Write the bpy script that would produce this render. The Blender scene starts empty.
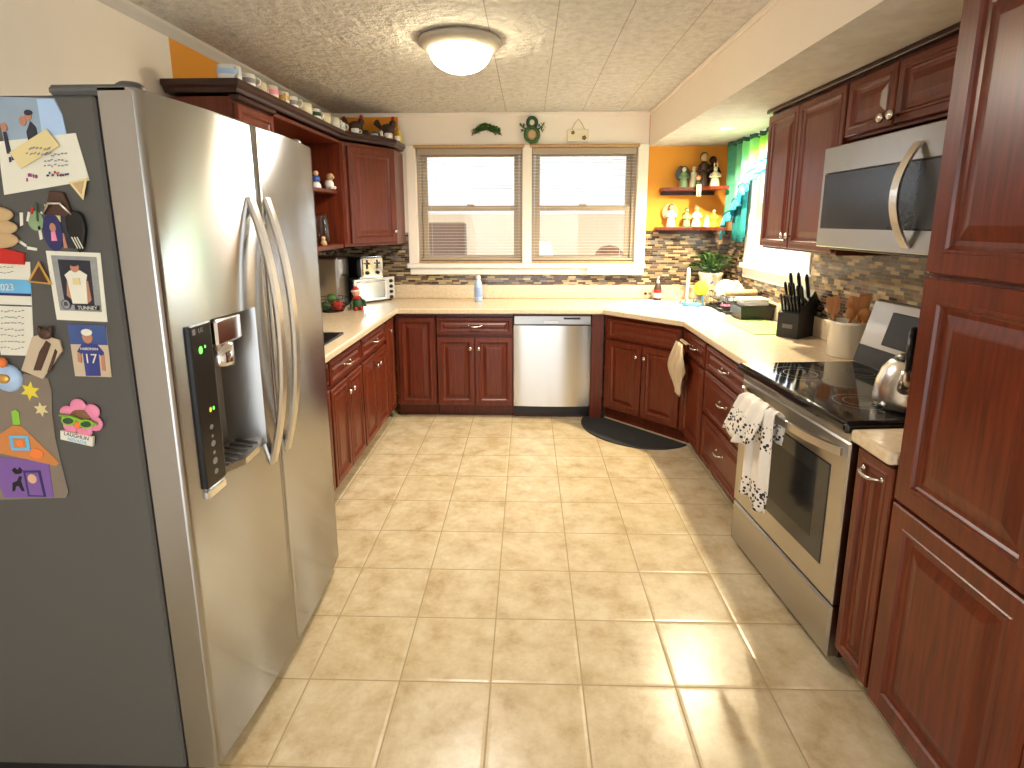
import bpy, bmesh, math, random
from mathutils import Matrix, Vector
random.seed(7)
S = bpy.context.scene
C = S.collection
PI = math.pi

# ------------------------------------------------------------------ camera
CAM = Vector((0.7293, -1.5866, 1.5080))
_yaw, _pit, _rol = -0.029157, 0.192132, -0.002122
_f = Vector((math.sin(_yaw)*math.cos(_pit), math.cos(_yaw)*math.cos(_pit), -math.sin(_pit)))
_r = Vector((math.cos(_yaw), -math.sin(_yaw), 0))
_u = _r.cross(_f)
_r2 = math.cos(_rol)*_r + math.sin(_rol)*_u
_u2 = -math.sin(_rol)*_r + math.cos(_rol)*_u
cd = bpy.data.cameras.new('camera'); cam = bpy.data.objects.new('camera', cd); C.objects.link(cam)
m3 = Matrix((_r2, _u2, -_f)).transposed()
cam.matrix_world = Matrix.Translation(CAM) @ m3.to_4x4()
cd.sensor_fit = 'HORIZONTAL'; cd.sensor_width = 36.0
cd.lens = 36.0*554.93/1024.0
cd.shift_y = -(384.0-329.54)/1024.0
cd.clip_start = 0.02
S.camera = cam

# ------------------------------------------------------------------ light and exposure
W = bpy.data.worlds.new('world'); S.world = W; W.use_nodes = True
bg = W.node_tree.nodes['Background']
bg.inputs[0].default_value = (0.88, 0.94, 1.0, 1); bg.inputs[1].default_value = 2.0
S.view_settings.view_transform = 'Standard'; S.view_settings.look = 'None'
S.view_settings.gamma = 1.0; S.view_settings.use_curve_mapping = False
S.view_settings.exposure = 1.3
LAMP_BOWL = 17.0        # ceiling lamp bowl
RECESS_W = 85.0         # recessed spot, watts
LAMP_W = 38.0           # bulb light below the bowl

def lamp(kind, name, loc, energy, color, **kw):
    d = bpy.data.lights.new(name, kind); d.energy = energy; d.color = color
    for k, v in kw.items(): setattr(d, k, v)
    o = bpy.data.objects.new(name, d); C.objects.link(o); o.location = loc
    return o
lamp('SPOT', 'recess_bulb', (2.01, 2.22, 2.082), RECESS_W, (1, .86, .58), spot_size=math.radians(150), spot_blend=.5, shadow_soft_size=.03)
def area(name, loc, target, sx_, sy_, energy, color):
    o = lamp('AREA', name, loc, energy, color, shape='RECTANGLE', size=sx_, size_y=sy_)
    o.rotation_euler = (Vector(target)-Vector(loc)).to_track_quat('-Z', 'Y').to_euler(); return o
area('daylight_side_window', (3.1, 2.15, 2.15), (2.2, 2.15, 1.5), 1.6, 1.4, 65.0, (.92, .97, 1))   # sky outside the right window
area('daylight_porch', (.7, 4.3, 2.70), (.7, 2.6, .9), 2.6, .8, 9.0, (1, .97, .92))           # daylight in the porch behind the back windows
lamp('SPOT', 'ceiling_bulb', (0.40, 1.28, 2.185), LAMP_W, (1, .93, .85), spot_size=math.radians(175), spot_blend=.4, shadow_soft_size=.12)

# ------------------------------------------------------------------ materials
def sr(r, g, b):
    def f(c):
        c /= 255.0
        return c/12.92 if c <= .04045 else ((c+.055)/1.055)**2.4
    return (f(r), f(g), f(b), 1)

class NT:
    def __init__(s, name):
        s.m = bpy.data.materials.new(name); s.m.use_nodes = True
        s.t = s.m.node_tree; s.n = s.t.nodes; s.b = s.n['Principled BSDF']
    def add(s, typ, **kw):
        n = s.n.new(typ)
        for k, v in kw.items():
            if k.startswith('i_'):
                n.inputs[k[2:].replace('_', ' ')].default_value = v
            else: setattr(n, k, v)
        return n
    def lk(s, a, b): s.t.links.new(a, b)
    def math(s, op, a, b=None, c=None):
        n = s.n.new('ShaderNodeMath'); n.operation = op
        for i, v in enumerate((a, b, c)):
            if v is None: continue
            if isinstance(v, (int, float)): n.inputs[i].default_value = v
            else: s.lk(v, n.inputs[i])
        return n.outputs[0]
    def mix(s, f, a, b, blend='MIX'):
        n = s.n.new('ShaderNodeMix'); n.data_type = 'RGBA'; n.blend_type = blend
        for sock, v in ((n.inputs[0], f), (n.inputs[6], a), (n.inputs[7], b)):
            if isinstance(v, (int, float)): sock.default_value = v
            elif isinstance(v, tuple): sock.default_value = v
            else: s.lk(v, sock)
        return n.outputs[2]
    def ramp(s, fac, stops, interp='LINEAR'):
        n = s.n.new('ShaderNodeValToRGB'); n.color_ramp.interpolation = interp
        e = n.color_ramp.elements
        while len(e) < len(stops): e.new(.5)
        for i, (p, c) in enumerate(stops): e[i].position = p; e[i].color = c
        s.lk(fac, n.inputs[0]); return n.outputs[0]
    def noise(s, vec=None, scale=5, detail=3, rough=.5):
        n = s.n.new('ShaderNodeTexNoise'); n.inputs['Scale'].default_value = scale
        n.inputs['Detail'].default_value = detail; n.inputs['Roughness'].default_value = rough
        if vec is not None: s.lk(vec, n.inputs['Vector'])
        return n.outputs['Fac']
    def coord(s, kind='Object', scale=None):
        n = s.n.new('ShaderNodeTexCoord'); o = n.outputs[kind]
        if scale:
            mp = s.n.new('ShaderNodeMapping'); mp.inputs['Scale'].default_value = scale
            s.lk(o, mp.inputs['Vector']); o = mp.outputs[0]
        return o
    def pos(s):
        g = s.n.new('ShaderNodeNewGeometry')
        x = s.n.new('ShaderNodeSeparateXYZ'); s.lk(g.outputs['Position'], x.inputs[0])
        return g.outputs['Position'], x.outputs
    def bump(s, h, strength=.3, dist=.01):
        n = s.n.new('ShaderNodeBump'); n.inputs['Strength'].default_value = strength
        n.inputs['Distance'].default_value = dist
        s.lk(h, n.inputs['Height']); s.lk(n.outputs[0], s.b.inputs['Normal'])
    def set(s, **kw):
        for k, v in kw.items():
            i = s.b.inputs[k.replace('_', ' ')]
            if isinstance(v, (int, float, tuple)): i.default_value = v
            else: s.lk(v, i)
        return s.m

def plain(name, col, rough=.5, metal=0.0, var=.06, nscale=25, **kw):
    """a slightly mottled procedural surface"""
    t = NT(name); f = t.noise(t.coord(), nscale, 3)
    a = tuple(min(1, c*(1+var)) for c in col[:3])+(1,); b = tuple(c*(1-var) for c in col[:3])+(1,)
    t.set(Base_Color=t.mix(f, b, a), Roughness=rough, Metallic=metal, **kw)
    return t.m

def glow(name, col, strength):
    t = NT(name); f = t.noise(t.coord(), 3, 1)
    t.set(Base_Color=col, Roughness=.5, Emission_Color=t.mix(f, col, tuple(min(1, c*1.03) for c in col[:3])+(1,)), Emission_Strength=strength)
    return t.m

def make_wood(name, dark, mid, rough=.34, grain=(60, 60, 4), coat=.14):
    t = NT(name); v = t.coord('Object', grain)
    f = t.noise(v, 1.0, 5, .6)
    g = t.noise(t.coord('Object', (3, 3, 1.2)), 1.0, 2)
    c = t.ramp(f, [(.30, dark), (.68, mid)])
    c = t.mix(t.math('MULTIPLY', g, .5), c, tuple(x*.75 for x in mid[:3])+(1,))
    t.set(Base_Color=c, Roughness=rough, Coat_Weight=coat, Coat_Roughness=.22, Specular_IOR_Level=.35)
    t.bump(f, .05, .002)
    return t.m

M = {}
M['cherry'] = make_wood('cherry_wood', sr(64, 24, 11), sr(118, 47, 22))
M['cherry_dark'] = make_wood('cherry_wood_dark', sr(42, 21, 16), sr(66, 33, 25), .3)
M['cherry_in'] = make_wood('cherry_interior', sr(104, 52, 32), sr(140, 76, 46), .5, coat=0)
M['pale_wood'] = make_wood('pale_wood', sr(205, 165, 110), sr(226, 190, 136), .5, coat=0)
M['spoon_wood'] = make_wood('spoon_wood', sr(140, 84, 36), sr(186, 122, 62), .5, coat=0)
M['cream'] = plain('cream_paint', sr(247, 235, 219), .75, var=.02, nscale=6)
M['orange'] = plain('orange_paint', sr(232, 152, 44), .7, var=.03, nscale=6)
M['white_paint'] = plain('white_paint', sr(240, 234, 222), .5, var=.015)
M['gray_trim'] = plain('gray_trim', sr(214, 206, 196), .5, var=.02)
M['tan_vinyl'] = plain('tan_vinyl', sr(186, 164, 136), .5, var=.02)
M['taupe'] = plain('taupe_vinyl', sr(172, 154, 132), .55, var=.02)
M['sill_wood'] = make_wood('sill_wood', sr(176, 138, 92), sr(206, 168, 118), .5, coat=0)
M['white'] = plain('white_glaze', sr(238, 235, 228), .25, var=.01)
M['white_matte'] = plain('white_matte', sr(236, 234, 228), .7, var=.015)
M['cream_glaze'] = plain('cream_glaze', sr(226, 214, 190), .25, var=.015)
M['black'] = plain('black_plastic', sr(12, 12, 13), .35, var=.1)
M['black_soft'] = plain('black_soft', sr(17, 17, 18), .6, var=.15)
M['rubber'] = plain('dark_rubber', sr(44, 44, 44), .8, var=.15, nscale=200)
M['gap_shade'] = plain('gap_shade', sr(24, 18, 16), .8, var=.1)  # near-black colour for the shade between the fridge doors
M['fridge_gray'] = plain('fridge_gray', sr(84, 82, 77), .55, var=.03, nscale=60)
M['hinge_gray'] = plain('hinge_gray', sr(92, 92, 90), .45)
M['chrome'] = plain('chrome', (.82, .82, .82, 1), .12, 1.0, var=.01)
M['nickel'] = plain('satin_nickel', (.72, .68, .62, 1), .26, 1.0, var=.02)
M['red'] = plain('red_felt', sr(196, 40, 30), .8)
M['skin'] = plain('doll_skin', sr(224, 176, 140), .6)
M['green'] = plain('leaf_green', sr(72, 108, 48), .55, var=.3, nscale=40)
M['deep_green'] = plain('deep_green', sr(46, 78, 44), .6, var=.3, nscale=40)
M['sage'] = plain('sage_green', sr(136, 160, 120), .5, var=.1)
M['mint'] = plain('mint_ink', sr(110, 176, 120), .5)
M['brown'] = plain('brown_resin', sr(74, 48, 32), .5, var=.2)
M['mid_brown'] = plain('mid_brown', sr(128, 88, 56), .6, var=.15)
M['tan'] = plain('tan_resin', sr(196, 164, 118), .55, var=.1)
M['ivory'] = plain('ivory_resin', sr(232, 220, 188), .5, var=.05)
M['blue'] = plain('blue_glaze', sr(60, 96, 168), .3)
M['sky_blue'] = plain('sky_blue', sr(110, 184, 226), .45)
M['pale_blue'] = plain('pale_blue', sr(176, 204, 236), .35)
M['lilac'] = plain('lilac_label', sr(150, 172, 214), .4, var=.25, nscale=70)
M['lamp_rim'] = plain('lamp_rim', sr(176, 166, 148), .4, var=.02)
M['porch_paint'] = plain('porch_paint', sr(214, 200, 174), .8, var=.02)
M['porch_blind'] = plain('porch_blind', sr(206, 212, 216), .7, var=.02)
M['navy'] = plain('navy_print', sr(44, 44, 96), .6)
M['purple'] = plain('purple_felt', sr(128, 92, 158), .85)
M['yellow'] = plain('yellow_foam', sr(238, 214, 40), .7)
M['star_yellow'] = plain('star_yellow', sr(228, 206, 60), .8)
M['orange_felt'] = plain('orange_felt', sr(206, 132, 70), .85)
M['bright_orange'] = plain('bright_orange', sr(240, 130, 60), .8)
M['felt_taupe'] = plain('felt_taupe', sr(134, 120, 104), .9, var=.08)
M['pink'] = plain('pink_enamel', sr(238, 140, 172), .35, var=.05)
M['lime'] = plain('lime_green', sr(140, 196, 60), .4)
M['gold'] = plain('gold_enamel', sr(214, 170, 90), .3, .6)
M['paper'] = plain('paper', sr(230, 226, 206), .8, var=.02)
M['sticky'] = plain('sticky_note', sr(226, 208, 150), .8, var=.02)
M['ink'] = plain('ink', sr(70, 66, 84), .8)
M['ink_soft'] = plain('ink_soft', sr(150, 146, 150), .8)
M['magenta_ink'] = plain('magenta_ink', sr(150, 74, 120), .8)
M['photo_blue'] = plain('photo_sky', sr(150, 170, 186), .35, var=.2, nscale=14)
M['photo_dark'] = plain('photo_dark', sr(40, 42, 54), .35, var=.3)
M['photo_silver'] = plain('photo_silver', sr(150, 150, 146), .3, var=.25, nscale=60)
M['photo_skin'] = plain('photo_skin', sr(188, 130, 100), .4)
M['photo_sand'] = plain('photo_sand', sr(200, 180, 150), .5, var=.1)
M['photo_navy'] = plain('photo_navy', sr(52, 60, 130), .4)
M['photo_stadium'] = plain('photo_stadium', sr(60, 84, 140), .4, var=.15)
M['towel'] = plain('towel_beige', sr(206, 184, 150), .95, var=.08, nscale=180)
M['towel_white'] = plain('towel_white', sr(232, 224, 212), .95, var=.04, nscale=180)
M['towel_black'] = plain('towel_print', sr(40, 40, 46), .95, var=.1)
M['mat_green'] = plain('mat_green', sr(158, 184, 112), .8, var=.12)
M['rattan'] = plain('rattan', sr(120, 100, 86), .8, var=.25, nscale=90)
M['felt_skirt'] = plain('rug_beige', sr(200, 190, 170), .9)
M['shade_glow'] = glow('added_lamp_glow', sr(255, 206, 120), 1.6)  # glow of the lamp added on the porch table
M['bowl_glow'] = glow('bowl_glow', (1, .86, .58, 1), LAMP_BOWL)
M['recess_glow'] = glow('recess_glow', (1, .9, .72, 1), 8.0)
M['icon_green'] = glow('icon_green', (.15, .9, .1, 1), .9)
M['icon_white'] = plain('icon_white', sr(150, 150, 150), .5)
M['icon_amber'] = glow('icon_amber', (.6, .55, .05, 1), .4)

def make_steel(name, col=(.60, .585, .56, 1), rough=.30, aniso=.75, rot=.25):
    t = NT(name); v = t.coord('Object', (3, 3, 3)); f = t.noise(v, 1, 2)
    t.set(Base_Color=col, Metallic=1.0, Roughness=t.math('MULTIPLY_ADD', f, .012, rough-.006), Anisotropic=aniso, Anisotropic_Rotation=rot)
    tg = t.add('ShaderNodeTangent', direction_type='RADIAL', axis='Z'); t.lk(tg.outputs[0], t.b.inputs['Tangent'])
    return t.m
M['steel'] = make_steel('brushed_steel', (.475, .475, .47, 1), .25, .95)
M['steel_dw'] = make_steel('dishwasher_steel', (.56, .545, .52, 1), .22, .93)
M['steel_bar'] = make_steel('bar_steel', (.70, .67, .62, 1), .28, .3)
M['steel_mw'] = make_steel('microwave_steel', (.36, .35, .335, 1), .30, .8)
M['steel_pane'] = make_steel('mirror_pane', (.50, .55, .58, 1), .12, .0)
M['steel_dim'] = make_steel('range_steel', (.47, .45, .42, 1), .32, .6)

def make_glass(name, tint=(1, 1, 1, 1), gl=.1):
    t = NT(name); o = t.n['Material Output']
    tr = t.add('ShaderNodeBsdfTransparent'); tr.inputs[0].default_value = tint
    g = t.add('ShaderNodeBsdfGlossy'); g.inputs['Roughness'].default_value = .02
    fr = t.add('ShaderNodeFresnel'); ge = t.add('ShaderNodeNewGeometry'); t.lk(t.math('MULTIPLY_ADD', ge.outputs['Backfacing'], 1/1.45-1.45, 1.45), fr.inputs[0])
    mx = t.add('ShaderNodeMixShader'); t.lk(fr.outputs[0], mx.inputs[0]); t.lk(tr.outputs[0], mx.inputs[1]); t.lk(g.outputs[0], mx.inputs[2])
    t.lk(mx.outputs[0], o.inputs[0]); return t.m
M['glass'] = make_glass('clear_glass')
M['jar'] = make_glass('jar_glass', (.86, .9, .9, 1))

t = NT('cooktop_glass'); f = t.noise(t.coord(), 60, 2)
M['cooktop'] = t.set(Base_Color=t.mix(f, (.006, .006, .007, 1), (.012, .012, .013, 1)), Roughness=.06, Coat_Weight=.3, Coat_Roughness=.03)
t = NT('oven_glass'); f = t.noise(t.coord(), 30, 2)
M['oven_glass'] = t.set(Base_Color=t.mix(f, (.02, .02, .02, 1), (.035, .034, .032, 1)), Roughness=.12)
t = NT('micro_glass'); f = t.noise(t.coord(), 30, 2)
M['micro_glass'] = t.set(Base_Color=t.mix(f, (.012, .012, .014, 1), (.02, .02, .022, 1)), Roughness=.2, Specular_IOR_Level=.25)

# floor: square tiles on a 0.3048 m grid
t = NT('floor_tile'); P, X = t.pos(); T = .3048
gx = t.math('ABSOLUTE', t.math('SUBTRACT', t.math('FRACT', t.math('ADD', t.math('DIVIDE', X[0], T), .5)), .5))
gy = t.math('ABSOLUTE', t.math('SUBTRACT', t.math('FRACT', t.math('ADD', t.math('DIVIDE', X[1], T), .5)), .5))
gd = t.math('MINIMUM', gx, gy)
line = t.math('LESS_THAN', gd, .0085)
soft = t.n.new('ShaderNodeMapRange'); soft.inputs[1].default_value = .006; soft.inputs[2].default_value = .04
t.lk(gd, soft.inputs[0])
cx = t.math('FLOOR', t.math('DIVIDE', X[0], T)); cy = t.math('FLOOR', t.math('DIVIDE', X[1], T))
cmb = t.add('ShaderNodeCombineXYZ'); t.lk(cx, cmb.inputs[0]); t.lk(cy, cmb.inputs[1])
wn = t.add('ShaderNodeTexWhiteNoise', noise_dimensions='2D'); t.lk(cmb.outputs[0], wn.inputs['Vector'])
n1 = t.noise(P, 7, 8, .68); n2 = t.noise(P, 26, 5, .65)
c = t.ramp(n1, [(.34, sr(174, 148, 110)), (.47, sr(198, 177, 141)), (.62, sr(213, 197, 165))])
c = t.mix(t.math('MULTIPLY', t.ramp(n2, [(.48, (0, 0, 0, 1)), (.72, (1, 1, 1, 1))]), .40), c, sr(186, 160, 112))
c = t.mix(t.math('MULTIPLY', wn.outputs[0], .12), c, sr(196, 172, 122))
c = t.mix(line, c, sr(166, 146, 108))
M['floor'] = t.set(Base_Color=c, Roughness=t.mix(line, (.28, .28, .28, 1), (.8, .8, .8, 1)), Specular_IOR_Level=.5)
hh = t.math('ADD', soft.outputs[0], t.math('MULTIPLY', n2, .12)); t.bump(hh, .25, .004)

# ceiling: stippled planks
t = NT('ceiling_texture'); P, X = t.pos()
wv = t.noise(P, 7, 5, .6); w2 = t.noise(P, 22, 4, .6)
seam = t.math('LESS_THAN', t.math('ABSOLUTE', t.math('SUBTRACT', t.math('FRACT', t.math('DIVIDE', t.math('ADD', X[0], .206), .302)), .5)), .008)
seam = t.math('MULTIPLY', seam, t.math('GREATER_THAN', X[0], .45))
c = t.ramp(w2, [(.3, sr(200, 194, 184)), (.6, sr(222, 217, 208))])
c = t.mix(seam, c, sr(176, 166, 150))
M['ceiling'] = t.set(Base_Color=c, Roughness=.85)
hs = t.math('ADD', t.math('MULTIPLY', wv, 1.0), t.math('MULTIPLY', w2, .5))
hs = t.math('SUBTRACT', hs, t.math('MULTIPLY', seam, .4)); t.bump(hs, .65, .08)
t = NT('soffit_texture'); P, X = t.pos(); w2 = t.noise(P, 14, 4, .6)
M['soffit_under'] = t.set(Base_Color=t.ramp(w2, [(.3, sr(196, 188, 176)), (.65, sr(212, 205, 194))]), Roughness=.8); t.bump(w2, .3, .01)

# mosaic of small glass and stone strips
t = NT('mosaic_tile'); P, X = t.pos()
u = t.math('ADD', X[0], X[1]); H = .0165
row = t.math('FLOOR', t.math('DIVIDE', X[2], H))
wr = t.add('ShaderNodeTexWhiteNoise', noise_dimensions='1D'); t.lk(row, wr.inputs['W'])
uu = t.math('ADD', t.math('DIVIDE', u, .062), t.math('MULTIPLY', wr.outputs[0], 9.7))
cell = t.math('FLOOR', uu)
cb = t.add('ShaderNodeCombineXYZ'); t.lk(cell, cb.inputs[0]); t.lk(row, cb.inputs[1])
wc = t.add('ShaderNodeTexWhiteNoise', noise_dimensions='2D'); t.lk(cb.outputs[0], wc.inputs['Vector'])
c = t.ramp(wc.outputs[0], [(0, sr(58, 42, 34)), (.16, sr(96, 76, 58)), (.30, sr(160, 136, 98)), (.44, sr(78, 58, 48)), (.56, sr(182, 160, 122)), (.68, sr(112, 104, 98)), (.8, sr(70, 65, 66)), (.9, sr(140, 116, 82))], 'CONSTANT')
gm = t.math('MAXIMUM', t.math('LESS_THAN', t.math('FRACT', t.math('DIVIDE', X[2], H)), .12), t.math('LESS_THAN', t.math('FRACT', uu), .04))
c = t.mix(gm, c, sr(128, 112, 90))
M['mosaic'] = t.set(Base_Color=c, Roughness=t.mix(gm, (.18, .18, .18, 1), (.8, .8, .8, 1)))
t.bump(t.math('SUBTRACT', 1, gm), .3, .002)

# laminate worktop
t = NT('beige_laminate'); P, X = t.pos(); a = t.noise(P, 45, 5, .65); b_ = t.noise(P, 4, 2)
c = t.ramp(a, [(.35, sr(214, 190, 156)), (.62, sr(228, 208, 178))])
M['counter'] = t.set(Base_Color=t.mix(t.math('MULTIPLY', b_, .2), c, sr(216, 188, 142)), Roughness=.22)

# curtain print: mint to lime along the rod, with soft folds of colour
t = NT('curtain_print'); P, X = t.pos(); n = t.noise(P, 12, 2)
k = t.math('ADD', t.math('MULTIPLY', t.math('SUBTRACT', 2.9, X[1]), 1.25), t.math('MULTIPLY', t.math('SUBTRACT', n, .5), .6))
c = t.ramp(k, [(.05, sr(96, 190, 156)), (.4, sr(150, 224, 180)), (.72, sr(180, 214, 100)), (.95, sr(150, 200, 120))])
M['curtain'] = t.set(Base_Color=c, Roughness=.85, Transmission_Weight=0.0)
def thin(tm, amount, col):
    t = tm; o = t.n['Material Output']; tl = t.add('ShaderNodeBsdfTranslucent')
    if isinstance(col, tuple): tl.inputs[0].default_value = col
    else: t.lk(col, tl.inputs[0])
    mx = t.add('ShaderNodeMixShader'); mx.inputs[0].default_value = amount
    t.lk(t.b.outputs[0], mx.inputs[1]); t.lk(tl.outputs[0], mx.inputs[2]); t.lk(mx.outputs[0], o.inputs[0])
thin(t, .5, c)
t = NT('ruffle_cyan'); c = t.ramp(t.noise(t.coord(), 18, 2), [(.3, sr(50, 176, 214)), (.7, sr(120, 220, 232))])
M['ruffle'] = t.set(Base_Color=c, Roughness=.85); thin(t, .5, c)
t = NT('tail_teal'); c = t.ramp(t.noise(t.coord(), 12, 2), [(.3, sr(18, 110, 112)), (.7, sr(36, 140, 134))])
M['teal'] = t.set(Base_Color=c, Roughness=.85); thin(t, .35, c)
M['trim_green'] = plain('trim_dark_green', sr(40, 90, 70), .85)

# ------------------------------------------------------------------ mesh helpers
class MB:
    def __init__(s): s.v = []; s.f = []; s.mi = []; s.sm = []; s.ms = []
    def slot(s, m):
        if m is None: return 0
        if m not in s.ms: s.ms.append(m)
        return s.ms.index(m)
    def add(s, vs, fs, m=None, smooth=False, X=None):
        o = len(s.v); k = s.slot(m)
        for p in vs:
            p = Vector(p); s.v.append(tuple(X @ p) if X is not None else tuple(p))
        for f in fs: s.f.append([i+o for i in f]); s.mi.append(k); s.sm.append(smooth)
        return s
    def frombm(s, bm, m=None, smooth=False, X=None):
        bm.verts.ensure_lookup_table(); bm.verts.index_update()
        s.add([v.co[:] for v in bm.verts], [[v.index for v in f.verts] for f in bm.faces], m, smooth, X); bm.free(); return s
    def box(s, x0, x1, y0, y1, z0, z1, b=0, m=None, X=None, seg=1):
        vs = [(x, y, z) for x in (x0, x1) for y in (y0, y1) for z in (z0, z1)]
        fs = [(0, 1, 3, 2), (4, 6, 7, 5), (0, 4, 5, 1), (2, 3, 7, 6), (0, 2, 6, 4), (1, 5, 7, 3)]
        if b <= 0: return s.add(vs, fs, m, False, X)
        bm = bmesh.new(); vv = [bm.verts.new(p) for p in vs]
        for f in fs: bm.faces.new([vv[i] for i in f])
        bmesh.ops.bevel(bm, geom=bm.edges[:], offset=b, segments=seg, profile=.5, affect='EDGES')
        return s.frombm(bm, m, False, X)
    def lathe(s, prof, n=24, m=None, X=None, smooth=True, sx=1, sy=1):
        vs = []; fs = []
        for r, z in prof:
            for i in range(n):
                a = 2*PI*i/n; vs.append((r*math.cos(a)*sx, r*math.sin(a)*sy, z))
        for j in range(len(prof)-1):
            for i in range(n):
                a = j*n+i; b = j*n+(i+1) % n; fs.append((a, b, b+n, a+n))
        if prof[0][0] > 1e-6: fs.append(tuple(reversed(range(n))))
        if prof[-1][0] > 1e-6: fs.append(tuple(range((len(prof)-1)*n, len(prof)*n)))
        return s.add(vs, fs, m, smooth, X)
    def tube(s, pts, r, n=8, m=None, X=None, flat=1.0):
        pts = [Vector(p) for p in pts]; N = len(pts); rs = r if isinstance(r, (list, tuple)) else [r]*N
        vs = []; fs = []; up = None
        for i, p in enumerate(pts):
            d = (pts[min(i+1, N-1)]-pts[max(i-1, 0)]).normalized()
            if up is None:
                up = Vector((0, 0, 1)) if abs(d.z) < .9 else Vector((1, 0, 0))
            sd = d.cross(up)
            if sd.length < 1e-5: sd = d.cross(Vector((0, 1, 0)))
            sd.normalize(); up = sd.cross(d).normalized()
            for k in range(n):
                a = 2*PI*k/n; vs.append(p+rs[i]*(math.cos(a)*sd+math.sin(a)*flat*up))
        for i in range(N-1):
            for k in range(n):
                a = i*n+k; b = i*n+(k+1) % n; fs.append((a, b, b+n, a+n))
        fs.append(tuple(reversed(range(n)))); fs.append(tuple(range((N-1)*n, N*n)))
        return s.add(vs, fs, m, True, X)
    def sweep(s, pts, sec, side, m=None, X=None, smooth=True):
        """sec: 2-D outline (a along side, b along side x tangent)"""
        pts = [Vector(p) for p in pts]; N = len(pts); n = len(sec); sd = Vector(side).normalized(); vs = []; fs = []
        for i, p in enumerate(pts):
            d = (pts[min(i+1, N-1)]-pts[max(i-1, 0)]).normalized(); q = sd.cross(d).normalized()
            for a, b in sec: vs.append(p+a*sd+b*q)
        for i in range(N-1):
            for k in range(n):
                a = i*n+k; b = i*n+(k+1) % n; fs.append((a, b, b+n, a+n))
        fs.append(tuple(reversed(range(n)))); fs.append(tuple(range((N-1)*n, N*n)))
        return s.add(vs, fs, m, smooth, X)
    def prism(s, poly, z0, z1, m=None, X=None, smooth=False):
        n = len(poly)
        vs = [(x, y, z0) for x, y in poly]+[(x, y, z1) for x, y in poly]
        fs = [tuple(reversed(range(n))), tuple(range(n, 2*n))]+[(i, (i+1) % n, (i+1) % n+n, i+n) for i in range(n)]
        return s.add(vs, fs, m, smooth, X)
    def prism_xz(s, poly, y0, y1, m=None, X=None):
        n = len(poly)
        vs = [(x, y0, z) for x, z in poly]+[(x, y1, z) for x, z in poly]
        fs = [tuple(range(n)), tuple(reversed(range(n, 2*n)))]+[(i, (i+1) % n, (i+1) % n+n, i+n) for i in range(n)]
        return s.add(vs, fs, m, False, X)
    def ball(s, c, r, m=None, n=14, X=None):
        r = (r, r, r) if isinstance(r, (int, float)) else r; k = n//2
        prof = [(math.sin(PI*i/k), -math.cos(PI*i/k)) for i in range(k+1)]
        prof[0] = (0.0, -1); prof[-1] = (0.0, 1)
        T = Matrix.Translation(Vector(c)) @ Matrix.Diagonal((r[0], r[1], r[2], 1))
        return s.lathe(prof, n, m, (X @ T) if X is not None else T)
    def grid(s, fn, nu, nv, m=None, X=None, smooth=True):
        vs = [fn(i/nu, j/nv) for j in range(nv+1) for i in range(nu+1)]
        fs = [(j*(nu+1)+i, j*(nu+1)+i+1, (j+1)*(nu+1)+i+1, (j+1)*(nu+1)+i) for j in range(nv) for i in range(nu)]
        return s.add(vs, fs, m, smooth, X)
    def rect_loft(s, x0, x1, z0, z1, prof, m=None, X=None):
        """concentric rectangles in the x-z plane: prof = [(inset, y)], capped at both ends"""
        vs = []; fs = []
        for d, y in prof: vs += [(x0+d, y, z0+d), (x1-d, y, z0+d), (x1-d, y, z1-d), (x0+d, y, z1-d)]
        for j in range(len(prof)-1):
            for i in range(4):
                a = j*4+i; b = j*4+(i+1) % 4; fs.append((a, b, b+4, a+4))
        k = (len(prof)-1)*4; fs += [(3, 2, 1, 0), (k, k+1, k+2, k+3)]
        return s.add(vs, fs, m, False, X)
    def build(s, name, mat=None, parent=None, loc=None, rot=None, kind=None, solid=0, bevel=0):
        me = bpy.data.meshes.new(name); me.from_pydata(s.v, [], s.f)
        mats = s.ms if s.ms else [mat]
        if s.ms and s.ms[0] is None: mats = [mat]+s.ms[1:]
        for x in mats: me.materials.append(M[x] if isinstance(x, str) else x)
        for p, k, q in zip(me.polygons, s.mi, s.sm): p.material_index = k; p.use_smooth = q
        bm = bmesh.new(); bm.from_mesh(me); bmesh.ops.recalc_face_normals(bm, faces=bm.faces[:]); bm.to_mesh(me); bm.free()
        o = bpy.data.objects.new(name, me); C.objects.link(o)
        if parent is not None: o.parent = parent
        if loc is not None: o.location = loc
        if rot is not None: o.rotation_euler = rot
        if kind: o['kind'] = kind
        if solid:
            md = o.modifiers.new('thickness', 'SOLIDIFY'); md.thickness = solid; md.offset = 0
        if bevel:
            md = o.modifiers.new('bevel', 'BEVEL'); md.width = bevel; md.segments = 3; md.limit_method = 'ANGLE'; md.angle_limit = math.radians(50)
        return o

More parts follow.
